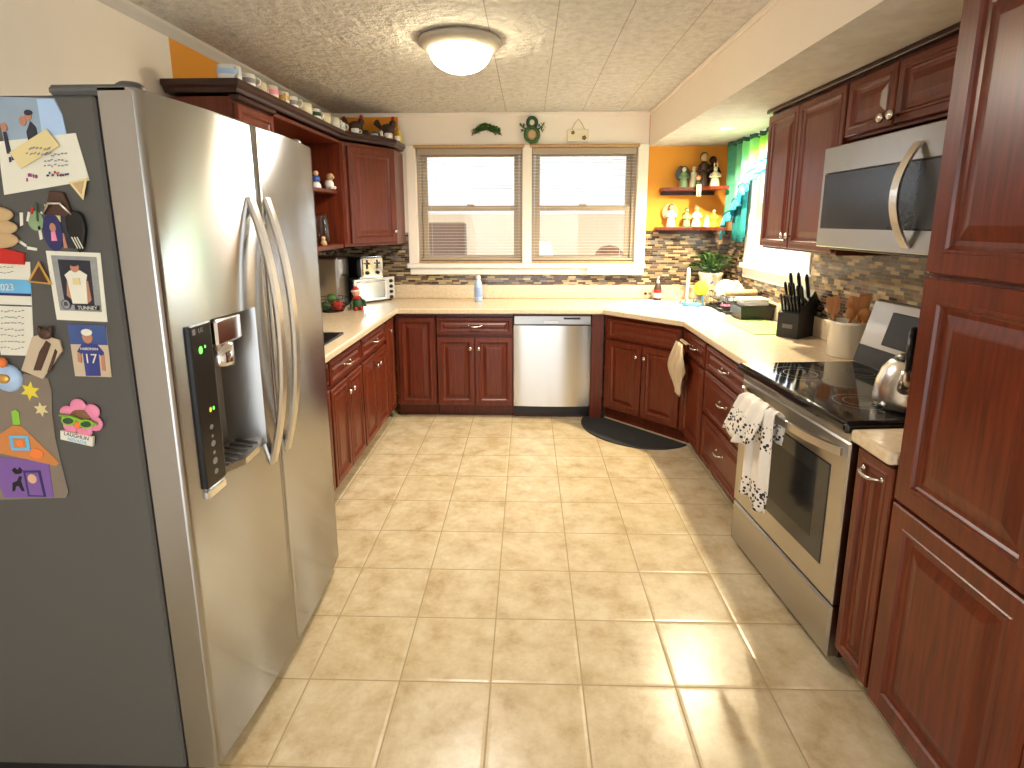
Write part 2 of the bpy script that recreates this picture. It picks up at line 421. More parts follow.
def thing(name, label, cat, loc=(0, 0, 0), rotz=0, group=None):
    o = bpy.data.objects.new(name, None); C.objects.link(o); o.empty_display_size = .05
    o.location = loc; o.rotation_euler = (0, 0, rotz); o['label'] = label; o['category'] = cat
    if group: o['group'] = group
    return o
def tag(o, label, cat, group=None):
    o['label'] = label; o['category'] = cat
    if group: o['group'] = group
    return o
def struct(name, mb, mat=None, **kw): return mb.build(name, mat, kind='structure', **kw)
def rz(a): return Matrix.Rotation(a, 4, 'Z')
def TR(x, y, z): return Matrix.Translation((x, y, z))
def text_mesh(txt, size, depth=.0006):
    """lettering as mesh data in the x-y plane, centred"""
    cu = bpy.data.curves.new('lettering', 'FONT'); cu.body = txt; cu.size = size; cu.align_x = 'CENTER'; cu.align_y = 'CENTER'; cu.extrude = depth
    ob = bpy.data.objects.new('lettering', cu); C.objects.link(ob)
    dg = bpy.context.evaluated_depsgraph_get(); dg.update()
    me = bpy.data.meshes.new_from_object(ob.evaluated_get(dg))
    vs = [v.co[:] for v in me.vertices]; fs = [list(p.vertices) for p in me.polygons]
    bpy.data.objects.remove(ob); bpy.data.curves.remove(cu); bpy.data.meshes.remove(me)
    return vs, fs
def ellipse(cx, cz, rx, rz_, n=18, a0=0, a1=2*PI):
    return [(cx+rx*math.cos(a0+(a1-a0)*i/n), cz+rz_*math.sin(a0+(a1-a0)*i/n)) for i in range(n)]

# ------------------------------------------------------------------ room shell
XL, XR, YB, ZC = -.88, 2.37, 3.10, 2.365
YR = -3.6
b = MB(); b.box(XL-.15, XR+.15, YR, YB+.15, -.06, 0); struct('floor', b, 'floor')
b = MB(); b.box(XL-.15, XR+.15, YR, YB+.15, ZC, ZC+.06); struct('ceiling', b, 'ceiling')
# left wall: cream up to the start of the wall cabinets, orange beyond
b = MB(); b.box(XL-.12, XL, YR, 1.05, 0, ZC, m='cream'); b.box(XL-.12, XL, 1.05, YB+.12, 0, ZC, m='orange'); struct('wall_left', b)
# back wall with two window openings
WIN = [(-.19, .685), (.751, 1.61)]; WZ0, WZ1 = 1.165, 2.105
b = MB(); y0, y1 = YB, YB+.12
b.box(XL-.12, -.325, y0, y1, 0, ZC, m='orange')
b.box(-.325, -.19, y0, y1, 0, ZC, m='cream'); b.box(.685, .751, y0, y1, WZ0, WZ1, m='cream')
b.box(-.19, 1.61, y0, y1, 0, WZ0, m='cream'); b.box(-.19, 1.61, y0, y1, WZ1, ZC, m='cream')
b.box(1.61, 1.695, y0, y1, 0, ZC, m='cream'); b.box(1.695, XR+.12, y0, y1, 0, ZC, m='orange')
struct('wall_back', b)
# right wall with one window opening
RW = (1.74, 2.60); RZ0, RZ1 = 1.20, 2.08
b = MB(); x0, x1 = XR, XR+.12
b.box(x0, x1, YR, RW[0], 0, ZC); b.box(x0, x1, RW[1], YB, 0, ZC); b.box(x0, x1, RW[0], RW[1], 0, RZ0); b.box(x0, x1, RW[0], RW[1], RZ1, ZC)
struct('wall_right', b, 'cream')
b = MB(); y0, y1 = YR-.12, YR
b.box(XL-.12, -.45, y0, y1, 0, ZC); b.box(1.75, XR+.12, y0, y1, 0, ZC); b.box(-.45, 1.75, y0, y1, 2.08, ZC); struct('wall_rear_baffle', b, 'cream')  # unseen wall with a wide opening, added to darken reflections from behind
# soffit above the right-hand cabinets
b = MB(); b.add([(1.70, YR, 2.10), (1.70, YB, 2.10), (1.70, YB, ZC), (1.70, YR, ZC)], [(0, 1, 2, 3)], 'cream')
b.add([(1.70, YR, 2.10), (XR, YR, 2.10), (XR, YB, 2.10), (1.70, YB, 2.10)], [(0, 1, 2, 3)], 'soffit_under')
b.add([(1.70, YR, 2.10), (XR, YR, 2.10), (XR, YR, ZC), (1.70, YR, ZC)], [(0, 1, 2, 3)], 'cream')
struct('ceiling_soffit', b)
# crown strips where walls meet ceiling
b = MB(); b.sweep([(XL, YR, ZC), (XL, YB, ZC)], [(0, 0), (.035, 0), (.03, -.012), (.012, -.03), (0, -.045)], (1, 0, 0), smooth=False)
struct('trim_1', b, 'gray_trim')
b = MB(); b.box(XL, 1.70, YB-.018, YB, ZC-.03, ZC, .004); struct('trim_2', b, 'cream')
b = MB(); b.box(1.682, 1.70, YR, YB-.018, ZC-.025, ZC, .004); struct('trim_3', b, 'cream')
# mosaic strips on the walls
def splash(n, *bx):
    b = MB(); b.box(*bx); struct('trim_%d' % n, b, 'mosaic')
splash(4, XL+.012, -.262, YB-.012, YB, .87, 1.42)
splash(5, -.262, 1.695, YB-.012, YB, .87, 1.075)
splash(6, 1.695, XR-.012, YB-.012, YB, .87, 1.432)
splash(7, XL, XL+.012, .66, YB, .87, 1.40)
splash(8, XR-.012, XR, 2.672, YB, .87, 1.432)
splash(9, XR-.012, XR, 1.66, 2.672, .87, 1.105)
splash(10, XR-.012, XR, -.10, 1.66, .87, 1.40)

# back windows
def sash(b, x0, x1, z0, z1, y, w, d, m=None):
    b.box(x0, x0+w, y, y+d, z0, z1, .003, m); b.box(x1-w, x1, y, y+d, z0, z1, .003, m)
    b.box(x0+w, x1-w, y, y+d, z0, z0+w, .003, m); b.box(x0+w, x1-w, y, y+d, z1-w, z1, .003, m)
for k, (x0, x1) in enumerate(WIN):
    root = bpy.data.objects.new('window_%d' % (k+1), None); C.objects.link(root); root['kind'] = 'structure'
    root.location = (x0, YB, WZ0); w = x1-x0; h = WZ1-WZ0
    b = MB(); b.box(0, .03, .02, .12, 0, h); b.box(w-.03, w, .02, .12, 0, h); b.box(.03, w-.03, .02, .12, h-.03, h); b.box(.03, w-.03, .02, .12, 0, .02)
    b.build('window_frame', 'taupe', root)
    b = MB(); b.box(.0, w, -.006, .045, 0, .018, .004); b.build('window_sill', 'sill_wood', root)
    zm = h*.475
    b = MB(); sash(b, .034, w-.034, zm-.012, h-.032, .085, .04, .03); b.build('upper_sash', 'tan_vinyl', root)
    b = MB(); sash(b, .034, w-.034, .022, zm+.026, .05, .042, .03); b.build('lower_sash', 'tan_vinyl', root)
    b = MB(); b.box(w/2-.03, w/2+.03, .032, .05, zm+.026, zm+.04, .003); b.build('sash_lock', 'tan_vinyl', root)
    b = MB(); b.box(.074, w-.074, .098, .102, zm+.02, h-.07); b.box(.076, w-.076, .063, .067, .06, zm-.01); b.build('window_pane', 'glass', root)
# stool and apron below the windows
b = MB(); b.box(-.285, 1.700, YB-.055, YB, 1.125, 1.165, .006); b.box(-.262, 1.692, YB-.03, YB, 1.07, 1.125, .006); struct('window_stool', b, 'white_paint')
b = MB(); b.box(-.27, -.19, YB-.022, YB, 1.165, 2.12, .004); b.box(.680, .756, YB-.022, YB, 1.165, 2.12, .004); b.box(1.61, 1.695, YB-.022, YB, 1.165, 2.12, .004); struct('window_casing', b, 'cream')
b = MB(); b.box(1.22, 1.66, YB-.068, YB-.056, 1.075, 1.135, .003); struct('trim_11', b, 'white_paint')

# blinds: raised headrail, slats turned open
for k, (x0, x1) in enumerate(WIN):
    root = thing('window_blind', ['open slatted blind with tan headrail in the left back window', 'open slatted blind with tan headrail in the back window nearer the sink'][k], 'blind', (x0, YB, WZ1), 0, 'back window blinds')
    w = x1-x0
    b = MB(); b.box(-.012, w+.012, -.034, .018, -.012, .012, .004); b.build('headrail', 'sill_wood', root)
    b = MB(); b.box(.012, w-.012, -.012, .012, -.065, -.014, .003); b.build('slat_stack', 'taupe', root)
    b = MB()
    for i in range(33): z = -.08-i*.0252; b.box(.014, w-.014, -.010, .010, z-.0004, z+.0004)
    b.build('slats', 'white_matte', root)
    b = MB(); b.box(.012, w-.012, -.012, .012, -.912, -.900, .003); b.build('bottom_rail', 'tan_vinyl', root)
    for xx in (.12, w-.12):
        b = MB(); b.tube([(xx, -.011, -.06), (xx, -.011, -.90)], .0008, 5); b.build('cord', 'white_matte', root)

# right window over the counter
root = bpy.data.objects.new('window_3', None); C.objects.link(root); root['kind'] = 'structure'; root.location = (XR, RW[1], RZ0)
w = RW[1]-RW[0]; h = RZ1-RZ0; X = rz(-PI/2)
b = MB(); sash(b, .0, w, 0, h, .03, .03, .08)
b.v = [tuple(X @ Vector(p)) for p in b.v]; b.build('window_frame', 'white_paint', root)
b = MB(); sash(b, .03, w-.03, h*.48, h-.03, .07, .035, .03); sash(b, .03, w-.03, .03, h*.5, .04, .035, .03)
b.v = [tuple(X @ Vector(p)) for p in b.v]; b.build('window_sash', 'white_paint', root)
b = MB(); b.box(.06, w-.06, .083, .087, h*.5, h-.06); b.box(.06, w-.06, .053, .057, .06, h*.47)
b.v = [tuple(X @ Vector(p)) for p in b.v]; b.build('window_pane', 'glass', root)
b = MB(); b.box(-.07, 0, -.02, 0, -.02, h, .004); b.box(w, w+.07, -.02, 0, -.02, h, .004); b.box(-.085, w+.085, -.045, .02, -.035, 0, .006); b.box(-.07, w+.07, -.022, 0, -.105, -.035, .005)
b.v = [tuple(X @ Vector(p)) for p in b.v]; b.build('window_casing', 'white_paint', root)

# porch room seen through the back windows
b = MB(); b.box(-2.2, 2.5, 3.25, 6.2, -.06, 0); struct('floor_porch', b, 'felt_skirt')
b = MB(); b.box(-2.2, 2.72, 5.9, 6.0, 0, 1.62); b.box(-2.2, 2.72, 5.9, 6.0, 2.75, 2.9)
b.box(-2.3, -2.2, 3.25, 6.0, 0, 2.9); b.box(2.62, 2.72, 3.25, 5.9, 0, 1.25); b.box(2.62, 2.72, 3.25, 5.9, 1.72, 2.9)  # unseen porch sides, closed down to a slot to cut the daylight inside
for xx in (-2.2, -1.30, .66, 2.62): b.box(xx, xx+.1, 5.9, 6.0, 1.62, 2.75)
struct('wall_porch', b, 'porch_paint')
b = MB(); b.box(-2.2, 2.72, 3.23, 6.2, 2.9, 2.96); struct('ceiling_porch_baffle', b, 'white_matte')  # unseen roof added over the porch to hold back sky light
for k, (xa, xb) in enumerate(((-1.20, .66), (.76, 2.62))):
    root = thing('porch_blind', ['closed white blind seen through the top of the left back window', 'closed white blind seen through the top of the back window nearer the sink'][k], 'blind', (xa, 5.9, 2.75), 0, 'porch window blinds')
    b = MB(); b.box(0, xb-xa, -.05, 0, -.05, 0, .005); b.build('headrail', 'white_matte', root)
    b = MB()
    for i in range(44): z = -.06-i*.0245; b.add([(.005, -.03, z-.024), (xb-xa-.005, -.03, z-.024), (xb-xa-.005, -.012, z), (.005, -.012, z)], [(0, 1, 2, 3)])
    b.build('slats', 'porch_blind', root, solid=.0015)
    b = MB(); b.box(0, xb-xa, -.03, -.01, -1.15, -1.14, .002); b.build('bottom_rail', 'white_matte', root)

# ------------------------------------------------------------------ cabinet builders (front face of the doors at local y = 0)
def panel_prof(fr=.056, big=1.0):
    return [(0, .02), (0, .004), (.004, 0), (fr-.022, 0), (fr-.019, -.003), (fr-.012, -.003), (fr-.008, .004), (fr-.002, .0085),
            (fr+.010, .0095), (fr+.034*big, .002), (fr+.038*big, .0012)]
def door(name, parent, x0, x1, z0, z1, mat='cherry', fr=.056, big=1.0):
    w = min(x1-x0, z1-z0); fr = min(fr, w*.27); big = min(big, max(.25, (w/2-fr-.006)/.04))
    b = MB(); b.rect_loft(x0, x1, z0, z1, panel_prof(fr, big)); return b.build(name, mat, parent)
KNOB = [(.0045, 0), (.0045, .012), (.007, .016), (.0135, .020), (.015, .025), (.012, .030), (0, .0315)]
def knob(parent, x, z, mat='nickel', s=1.0):
    b = MB(); b.lathe([(r*s, y*s) for r, y in KNOB], 16, None, TR(x, .001, z) @ Matrix.Rotation(PI/2, 4, 'X'))
    return b.build('knob', mat, parent)
def pull(parent, x, z, L=.10, mat='nickel'):
    b = MB(); n = 12; pts = []
    for i in range(n+1):
        t = -1+2*i/n; pts.append((x+t*L/2, -.004-.024*(1-t**4), z-.006*(1-t*t)))
    b.tube(pts, [.0042+.002*(1-abs(-1+2*i/n)) for i in range(n+1)], 8)
    for s_ in (-1, 1): b.lathe([(.008, 0), (.008, .004), (.005, .006), (0, .0065)], 12, None, TR(x+s_*L/2, .001, z) @ Matrix.Rotation(PI/2, 4, 'X'))
    return b.build('handle', mat, parent)
def base_cabinet(label, loc, rot, w, depth, items, name='base_cabinet', z1=.83, toe=True, group=None):
    t = thing(name, label, 'cabinet', (loc[0], loc[1], 0), rot, group)
    b = MB(); b.box(0, w, .021, depth, .10, z1, .002); b.build('body', 'cherry', t)
    if toe:
        b = MB(); b.box(0, w, .085, depth, 0, .10); b.build('toe_kick', 'cherry', t)
    fill(t, items); return t
def fill(t, items):
    for it in items:
        kind, x0, x1, z0, z1 = it[:5]
        d = door(kind, t, x0, x1, z0, z1, fr=.05 if kind != 'drawer' else .036)
        if len(it) > 5 and it[5]:
            h = it[5]
            if h[0] == 'knob': knob(d, h[1], h[2], s=h[3] if len(h) > 3 else 1.0)
            else: pull(d, h[1], h[2], h[3] if len(h) > 3 else .10)

L90, R90 = PI/2, -PI/2
xb = -.285
base_cabinet('cherry base cabinet on the left wall half hidden behind the fridge', (xb, .66), L90, .47, .59,
    [('drawer', .01, .46, .69, .80, ('pull', .235, .745)), ('door', .01, .23, .11, .66, ('knob', .20, .60)), ('door', .24, .46, .11, .66, ('knob', .27, .60))])
base_cabinet('cherry base cabinet on the left wall with one drawer above two doors, nearest the fridge', (xb, 1.13), L90, .56, .59,
    [('drawer', .012, .548, .675, .80, ('pull', .28, .737)), ('door', .012, .276, .11, .65, ('knob', .245, .575)), ('door', .284, .548, .11, .65, ('knob', .315, .575))])
base_cabinet('cherry base cabinet on the left wall with drawer and two doors, below the toaster oven', (xb, 1.69), L90, .60, .59,
    [('drawer', .012, .588, .675, .80, ('pull', .30, .737)), ('door', .012, .296, .11, .65, ('knob', .265, .575)), ('door', .304, .588, .11, .65, ('knob', .335, .575))])
base_cabinet('narrow cherry corner cabinet on the left wall with one tall door and a knob', (xb, 2.29), L90, .22, .59,
    [('door', .008, .212, .11, .80, ('knob', .05, .73))], 'corner_cabinet')
base_cabinet('narrow cherry corner cabinet on the back wall with one tall door and no handle', (-.284, 2.53), 0, .309, .56,
    [('door', .022, .303, .105, .80, None)], 'corner_cabinet')
base_cabinet('cherry base cabinet under the left back window beside the dishwasher, one drawer and two doors', (.03, 2.53), 0, .588, .56,
    [('drawer', .006, .582, .665, .80, ('pull', .298, .735)), ('door', .006, .291, .105, .645, ('knob', .262, .56)), ('door', .297, .582, .105, .645, ('knob', .326, .56))])
b = MB(); b.box(1.210, 1.30, 2.535, 3.08, .0, .83, .002); tag(b.build('filler_panel', 'cherry'), 'plain dark cherry filler panel between dishwasher and sink cabinet', 'panel')
dx, dy = 1.775-1.30, 2.03-2.53; dw = math.hypot(dx, dy); da = math.atan2(dy, dx)
t = thing('sink_cabinet', 'cherry corner cabinet set diagonally under the sink with two doors', 'cabinet', (1.30, 2.53, 0), da)
b = MB(); b.box(.0, dw, .021, .10, .10, .83, .002); b.box(.12, dw-.12, .10, .34, .10, .66); b.build('body', 'cherry', t)
b = MB(); b.box(-.02, dw+.02, .075, .11, 0, .10); b.build('toe_kick', 'cherry', t)
fp = door('drawer_front', t, .035, dw-.035, .655, .80, 'cherry', .03)
fill(t, [('door', .035, dw/2-.004, .11, .635, ('knob', dw/2-.035, .555)), ('door', dw/2+.004, dw-.035, .11, .635, ('knob', dw/2+.035, .555))])
base_cabinet('narrow cherry base cabinet right of the sink with the beige towel on it', (1.77, 2.03), R90, .418, .585,
    [('drawer', .03, .408, .655, .80, ('pull', .22, .735)), ('door', .03, .408, .11, .635, None)])
t = base_cabinet('cherry base cabinet of three drawers left of the range', (1.77, 1.605), R90, .67, .585,
    [('drawer', .008, .662, .665, .80, ('pull', .335, .735)), ('drawer', .008, .662, .40, .65, ('pull', .335, .545)), ('drawer', .008, .662, .11, .385, ('pull', .335, .27))], 'drawer_cabinet')
t = base_cabinet('narrow cherry pull-out cabinet between the range and the pantry', (1.765, .082), R90, .178, .585,
    [('door', .004, .174, .10, .815, None)], 'pullout_cabinet')
for c_ in t.children:
    if c_.name.startswith('door'): pull(c_, .088, .765, .09)

# pantry
t = thing('pantry_cabinet', 'tall cherry pantry cabinet with stacked raised panel doors at the right', 'cabinet', (1.765, -.10, 0), R90)
b = MB(); b.box(0, .47, .021, .60, .085, 2.085, .002); b.build('body', 'cherry', t)
b = MB(); b.box(0, .47, .085, .60, 0, .085); b.build('toe_kick', 'cherry', t)
for z0, z1 in ((.09, .727), (.737, 1.363), (1.375, 2.075)):
    door('door', t, .004, .466, z0, z1, 'cherry', .075, 1.25)

# upper cabinets on the right
def wall_cabinet(label, loc, rot, w, depth, z0, z1, items, name='wall_cabinet', kn='nickel', ks=1.0):
    t = thing(name, label, 'cabinet', (loc[0], loc[1], z0), rot)
    h = z1-z0
    b = MB(); b.box(0, w, .021, depth, 0, h, .002); b.build('body', 'cherry', t)
    for x0, x1, kx, kz in items:
        d = door('door', t, x0, x1, .012, h-.025, 'cherry', .05)
        if kx is not None: knob(d, kx, kz, kn, ks)
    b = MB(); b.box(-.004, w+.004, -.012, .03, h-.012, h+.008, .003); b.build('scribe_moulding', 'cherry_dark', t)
    return t
wall_cabinet('cherry wall cabinet with two doors between the window and the microwave', (2.04, 1.645), R90, .768, .318, 1.36, 2.09,
    [(.006, .347, .325, .075), (.355, .762, .378, .075)])
wall_cabinet('short cherry wall cabinet with two doors above the microwave', (2.04, .875), R90, .74, .318, 1.835, 2.09,
    [(.006, .312, .288, .042), (.320, .734, .346, .042)], kn='nickel', ks=1.25)

# upper cabinets on the left
wall_cabinet('cherry wall cabinet beside the fridge with one raised panel door', (-.55, .955), L90, .365, .318, 1.36, 2.05,
    [(.006, .359, None, None)])
t = thing('open_shelf', 'open cherry shelf unit on the left wall between two wall cabinets', 'shelf', (-.55, 1.322, 1.33), L90)
b = MB(); b.box(0, .976, .30, .318, 0, .72); b.build('back_panel', 'cherry_in', t)
b = MB(); b.box(0, .976, .01, .30, .0, .03, .003); b.build('shelf_board', 'cherry', t)
b = MB(); b.box(0, .976, .03, .30, .365, .388, .003); b.build('shelf_board', 'cherry', t)
b = MB(); b.box(0, .976, .0, .30, .70, .72, .002); b.build('top_board', 'cherry', t)
t = thing('corner_wall_cabinet', 'cherry wall cabinet set diagonally in the left back corner with one door', 'cabinet', (-.55, 2.36, 1.335), 0)
g = [(-.865+.55, 3.085-2.36), (-.865+.55, 2.302-2.36), (0, 2.302-2.36), (0, 0), (.255, .43), (.255, 3.085-2.36)]
aa = math.atan2(.43, .255); ww = math.hypot(.43, .255); nrm = Vector((math.sin(aa), -math.cos(aa)))
b = MB(); b.prism(g, 0, .715); b.build('body', 'cherry', t)
XF = TR(nrm.x*.021, nrm.y*.021, 0) @ rz(aa)
b = MB(); b.rect_loft(.03, ww-.03, .02, .69, panel_prof(.056)); b.v = [tuple(XF @ Vector(p)) for p in b.v]; d = b.build('door', 'cherry', t)
b = MB(); b.lathe([(r*.9, y*.9) for r, y in KNOB], 14, None, XF @ TR(ww-.055, .001, .10) @ Matrix.Rotation(PI/2, 4, 'X')); b.build('knob', 'nickel', d)
# crown board along the tops
def offset_path(P, d):
    out = []
    for i, p in enumerate(P):
        p = Vector(p); ns = []
        if i > 0: e = (p-Vector(P[i-1])).normalized(); ns.append(Vector((e.y, -e.x)))
        if i < len(P)-1: e = (Vector(P[i+1])-p).normalized(); ns.append(Vector((e.y, -e.x)))
        if len(ns) == 2:
            m = (ns[0]+ns[1]).normalized(); out.append(p+m*(d/max(.3, m.dot(ns[0]))))
        else: out.append(p+ns[0]*d)
    return out
PATH = [(-.865, .955), (-.55, .955), (-.55, 2.36), (-.295, 2.79), (-.295, 3.085)]
cr = [(.002, 2.066), (.008, 2.072), (.012, 2.084), (.022, 2.092), (.026, 2.096), (.026, 2.118)]
b = MB(); rows = [offset_path(PATH, d) for d, z in cr]; n = len(PATH)
vs = []; fs = []
for (d, z), r in zip(cr, rows): vs += [(p.x, p.y, z) for p in r]
for j in range(len(cr)-1):
    for i in range(n-1): a = j*n+i; fs.append((a, a+1, a+1+n, a+n))
k = (len(cr)-1)*n; vs.append((-.865, 3.085, 2.118)); vs.append((-.865, 3.085, 2.066))
fs.append(tuple(range(k, k+n))+(len(vs)-2,)); fs.append(tuple(reversed(range(n)))+(len(vs)-1,))
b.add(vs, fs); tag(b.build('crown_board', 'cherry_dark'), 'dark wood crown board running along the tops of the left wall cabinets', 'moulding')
ZT = 2.118

# ------------------------------------------------------------------ worktops
def poly_slab(name, outer, hole, z0, z1, mat, bevel=.01):
    bm = bmesh.new()
    def loop(P):
        vs = [bm.verts.new((x, y, z1)) for x, y in P]; return [bm.edges.new((vs[i], vs[(i+1) % len(vs)])) for i in range(len(vs))]
    es = loop(outer)+(loop(hole) if hole else [])
    bmesh.ops.triangle_fill(bm, edges=es, use_beauty=True, use_dissolve=False)
    bmesh.ops.recalc_face_normals(bm, faces=bm.faces[:])
    r = bmesh.ops.extrude_face_region(bm, geom=bm.faces[:])
    for v in [e for e in r['geom'] if isinstance(e, bmesh.types.BMVert)]: v.co.z = z0
    bmesh.ops.dissolve_limit(bm, angle_limit=.01, verts=bm.verts[:], edges=bm.edges[:])
    b = MB(); b.frombm(bm); return b.build(name, mat, bevel=bevel)
sc = Vector((1.765, 2.515)); sa = da
def sk(x, y, z=0): v = rz(sa) @ Vector((x, y, z)); return (v.x+sc.x, v.y+sc.y, v.z)
hole = [sk(x, y)[:2] for x, y in ((-.36, -.20), (.36, -.20), (.36, .20), (-.36, .20))]
CZ = .87
top = poly_slab('worktop', [(-.865, .655), (-.252, .655), (-.252, 2.488), (1.285, 2.488), (1.742, 2.010), (1.742, .865), (2.355, .912), (2.355, 3.085), (-.865, 3.085)], hole, .83, CZ, 'counter')
tag(top, 'beige laminate worktop wrapping three sides of the kitchen', 'worktop')
b = MB(); b.box(-.845, 2.335, 3.066, 3.086, CZ+.0005, .984, .005); struct('trim_12', b, 'counter')
b = MB(); b.box(2.336, 2.356, .92, 3.066, CZ+.0005, .984, .005); struct('trim_13', b, 'counter')
b = MB(); b.box(-.866, -.846, .655, 3.066, CZ+.0005, .984, .005); struct('trim_14', b, 'counter')
top2 = poly_slab('worktop', [(1.742, .090), (1.742, -.097), (2.355, -.097), (2.355, .138)], None, .83, CZ, 'counter')
tag(top2, 'small beige worktop piece between the range and the pantry', 'worktop')

# ------------------------------------------------------------------ sink and faucet
t = thing('sink', 'white double bowl drop-in sink set across the right back corner', 'sink', (sc.x, sc.y, CZ), sa)
M['sink_white'] = plain('sink_enamel', sr(228, 234, 238), .18, var=.01)
b = MB()
def ring(b, x0, x1, y0, y1, prof):
    vs = []; fs = []
    for d, z in prof: vs += [(x0+d, y0+d, z), (x1-d, y0+d, z), (x1-d, y1-d, z), (x0+d, y1-d, z)]
    for j in range(len(prof)-1):
        for i in range(4): a = j*4+i; q = j*4+(i+1) % 4; fs.append((a, q, q+4, a+4))
    b.add(vs, fs)
ring(b, -.415, .415, -.245, .285, [(0, .001), (.004, .008), (.02, .009), (.052, .006)])
b.build('rim', 'sink_white', t)
for xa, xb_ in ((-.363, -.01), (.01, .363)):
    b = MB(); ring(b, xa, xb_, -.193, .193, [(0, .006), (.008, -.002), (.022, -.15), (.05, -.165)])
    k = len(b.v); b.add([(xa+.05, -.143, -.165), (xb_-.05, -.143, -.165), (xb_-.05, .143, -.165), (xa+.05, .143, -.165)], [(0, 1, 2, 3)])
    b.build('basin', 'sink_white', t)
    b = MB(); b.lathe([(.0, 0), (.035, 0), (.04, .003)], 20, None, TR((xa+xb_)/2, 0, -.1645)); b.build('drain', 'chrome', t)
b = MB(); b.box(-.01, .01, -.193, .193, -.01, .006, .003); b.box(-.363, .363, .193, .233, .0, .006); b.build('deck', 'sink_white', t)
t = thing('faucet', 'white and chrome gooseneck faucet standing behind the sink basins', 'faucet', sk(0, .258, CZ+.0095), sa+.56)
b = MB(); b.lathe([(.028, 0), (.028, .01), (.018, .02), (.016, .05)], 18); b.build('base', 'chrome', t)
b = MB(); pts = [(0, 0, .04), (0, 0, .20)]+[(0, -.06+.06*math.cos(a), .20+.075*math.sin(a)) for a in [PI*i/10 for i in range(1, 11)]]+[(0, -.12, .17)]
b.tube(pts, .0115, 10); b.build('spout', 'white', t)
for s_ in (-1, 1):
    b = MB(); b.lathe([(.02, 0), (.018, .03), (.012, .04)], 14, None, TR(s_*.06, .0, 0)); b.tube([(s_*.06, 0, .04), (s_*.09, -.012, .055)], [.008, .006], 8); b.build('handle', 'chrome', t)

# ------------------------------------------------------------------ dishwasher
t = thing('dishwasher', 'stainless steel dishwasher under the worktop between base cabinets', 'dishwasher', (.622, 2.515, 0), 0)
w = .583
b = MB(); b.box(.005, w-.005, .05, .56, .02, .825); b.build('body', 'black', t)
b = MB(); n = 14
fn = lambda u, v: (u*w, .012-.014*math.sin(PI*u)**.8 if 0 < u < 1 else .012, .105+v*.635)
b.grid(fn, n, 1); b.grid(lambda u, v: (u*w, .05, .105+v*.635), n, 1)
for u in (0, 1): b.add([(u*w, .012, .105), (u*w, .05, .105), (u*w, .05, .74), (u*w, .012, .74)], [(0, 1, 2, 3)])
b.build('door', 'steel_dw', t)
b = MB(); b.box(0, w, .0, .05, .745, .818, .006); cp = b.build('control_panel', 'steel_mw', t)
b = MB(); b.box(.225, .335, -.002, .006, .752, .782, .003); b.build('pocket_handle', 'steel_dim', cp)
b = MB(); b.box(.375, .50, -.0015, .004, .788, .803, .001); b.build('display', 'black', cp)
b = MB(); b.box(0, w, .075, .10, 0, .10); b.build('toe_kick', 'cherry', t)

# ------------------------------------------------------------------ fridge (front face near local y = 0, width along local x)
FW = .972
t = thing('refrigerator', 'stainless side-by-side refrigerator with water dispenser and papers on its gray side', 'refrigerator', (-.098, -.36, 0), L90)
fridge = t
b = MB(); b.box(.0, FW, .098, .78, .05, 1.775, .006); b.build('body', 'fridge_gray', t)
b = MB(); b.box(.01, FW-.01, .07, .76, .005, .05); b.build('toe_grille', 'black_soft', t)
for x in (.0, FW-.11):
    b = MB(); b.box(x, x+.11, .02, .20, 1.775, 1.797, .008); b.lathe([(.028, 0), (.028, .028), (.02, .034)], 16, None, TR(x+.05, .05, 1.775)); b.build('hinge_cover', 'hinge_gray', t)
def bulge(x):
    return .006-.028*(1-abs((x/FW)*2-1)**2.2)
def fridge_door(name, x0, x1, hole=None):
    z0, z1 = .055, 1.79; yb = .088
    xs = sorted(set([x0, x0+.006, x1-.006, x1]+[x0+(x1-x0)*i/24 for i in range(1, 24)]+([hole[0], hole[1]] if hole else [])))
    zs = sorted(set([z0, z0+.008, z1-.008, z1]+([hole[2], hole[3]] if hole else [])))
    def yy(x, z):
        y = bulge(x)
        if x in (x0, x1): y += .008
        if z in (z0, z1): y += .008
        return y
    b = MB(); nx, nz = len(xs), len(zs)
    vs = [(x, yy(x, z), z) for z in zs for x in xs]; fs = []
    for j in range(nz-1):
        for i in range(nx-1):
            if hole and xs[i] >= hole[0]-1e-6 and xs[i+1] <= hole[1]+1e-6 and zs[j] >= hole[2]-1e-6 and zs[j+1] <= hole[3]+1e-6: continue
            fs.append((j*nx+i, j*nx+i+1, (j+1)*nx+i+1, (j+1)*nx+i))
    o = len(vs); vs += [(x0, yb, z0), (x1, yb, z0), (x1, yb, z1), (x0, yb, z1)]
    fs.append((o, o+3, o+2, o+1))
    fs.append(tuple(range(nx))+(o+1, o)); fs.append(tuple(range((nz-1)*nx, nz*nx))+(o+2, o+3))
    fs.append(tuple(j*nx for j in range(nz))+(o+3, o)); fs.append(tuple(j*nx+nx-1 for j in range(nz))+(o+2, o+1))
    b.add(vs, fs, 'steel', False)
    for p in range(len(b.sm)-5): b.sm[p] = len(b.f[p]) == 4
    return b.build(name, 'steel', t)
b = MB(); b.box(.440, .466, .030, .097, .06, 1.785); b.build('door_gasket', 'gap_shade', t)  # dark strip painting the shade in the gap between the doors
HL = (.155, .372, .838, 1.262)
fz = fridge_door('freezer_door', .0, .452, HL)
fr_ = fridge_door('fridge_door', .4565, FW)
b = MB()   # dispenser recess
x0, x1, z0, z1 = HL; d = .083; m = .03
vs = [(x0, bulge(x0), z0), (x1, bulge(x1), z0), (x1, bulge(x1), z1), (x0, bulge(x0), z1), (x0+.01, d, z0+.015), (x1-m, d, z0+.015), (x1-m, d, z1-.02), (x0+.01, d, z1-.02)]
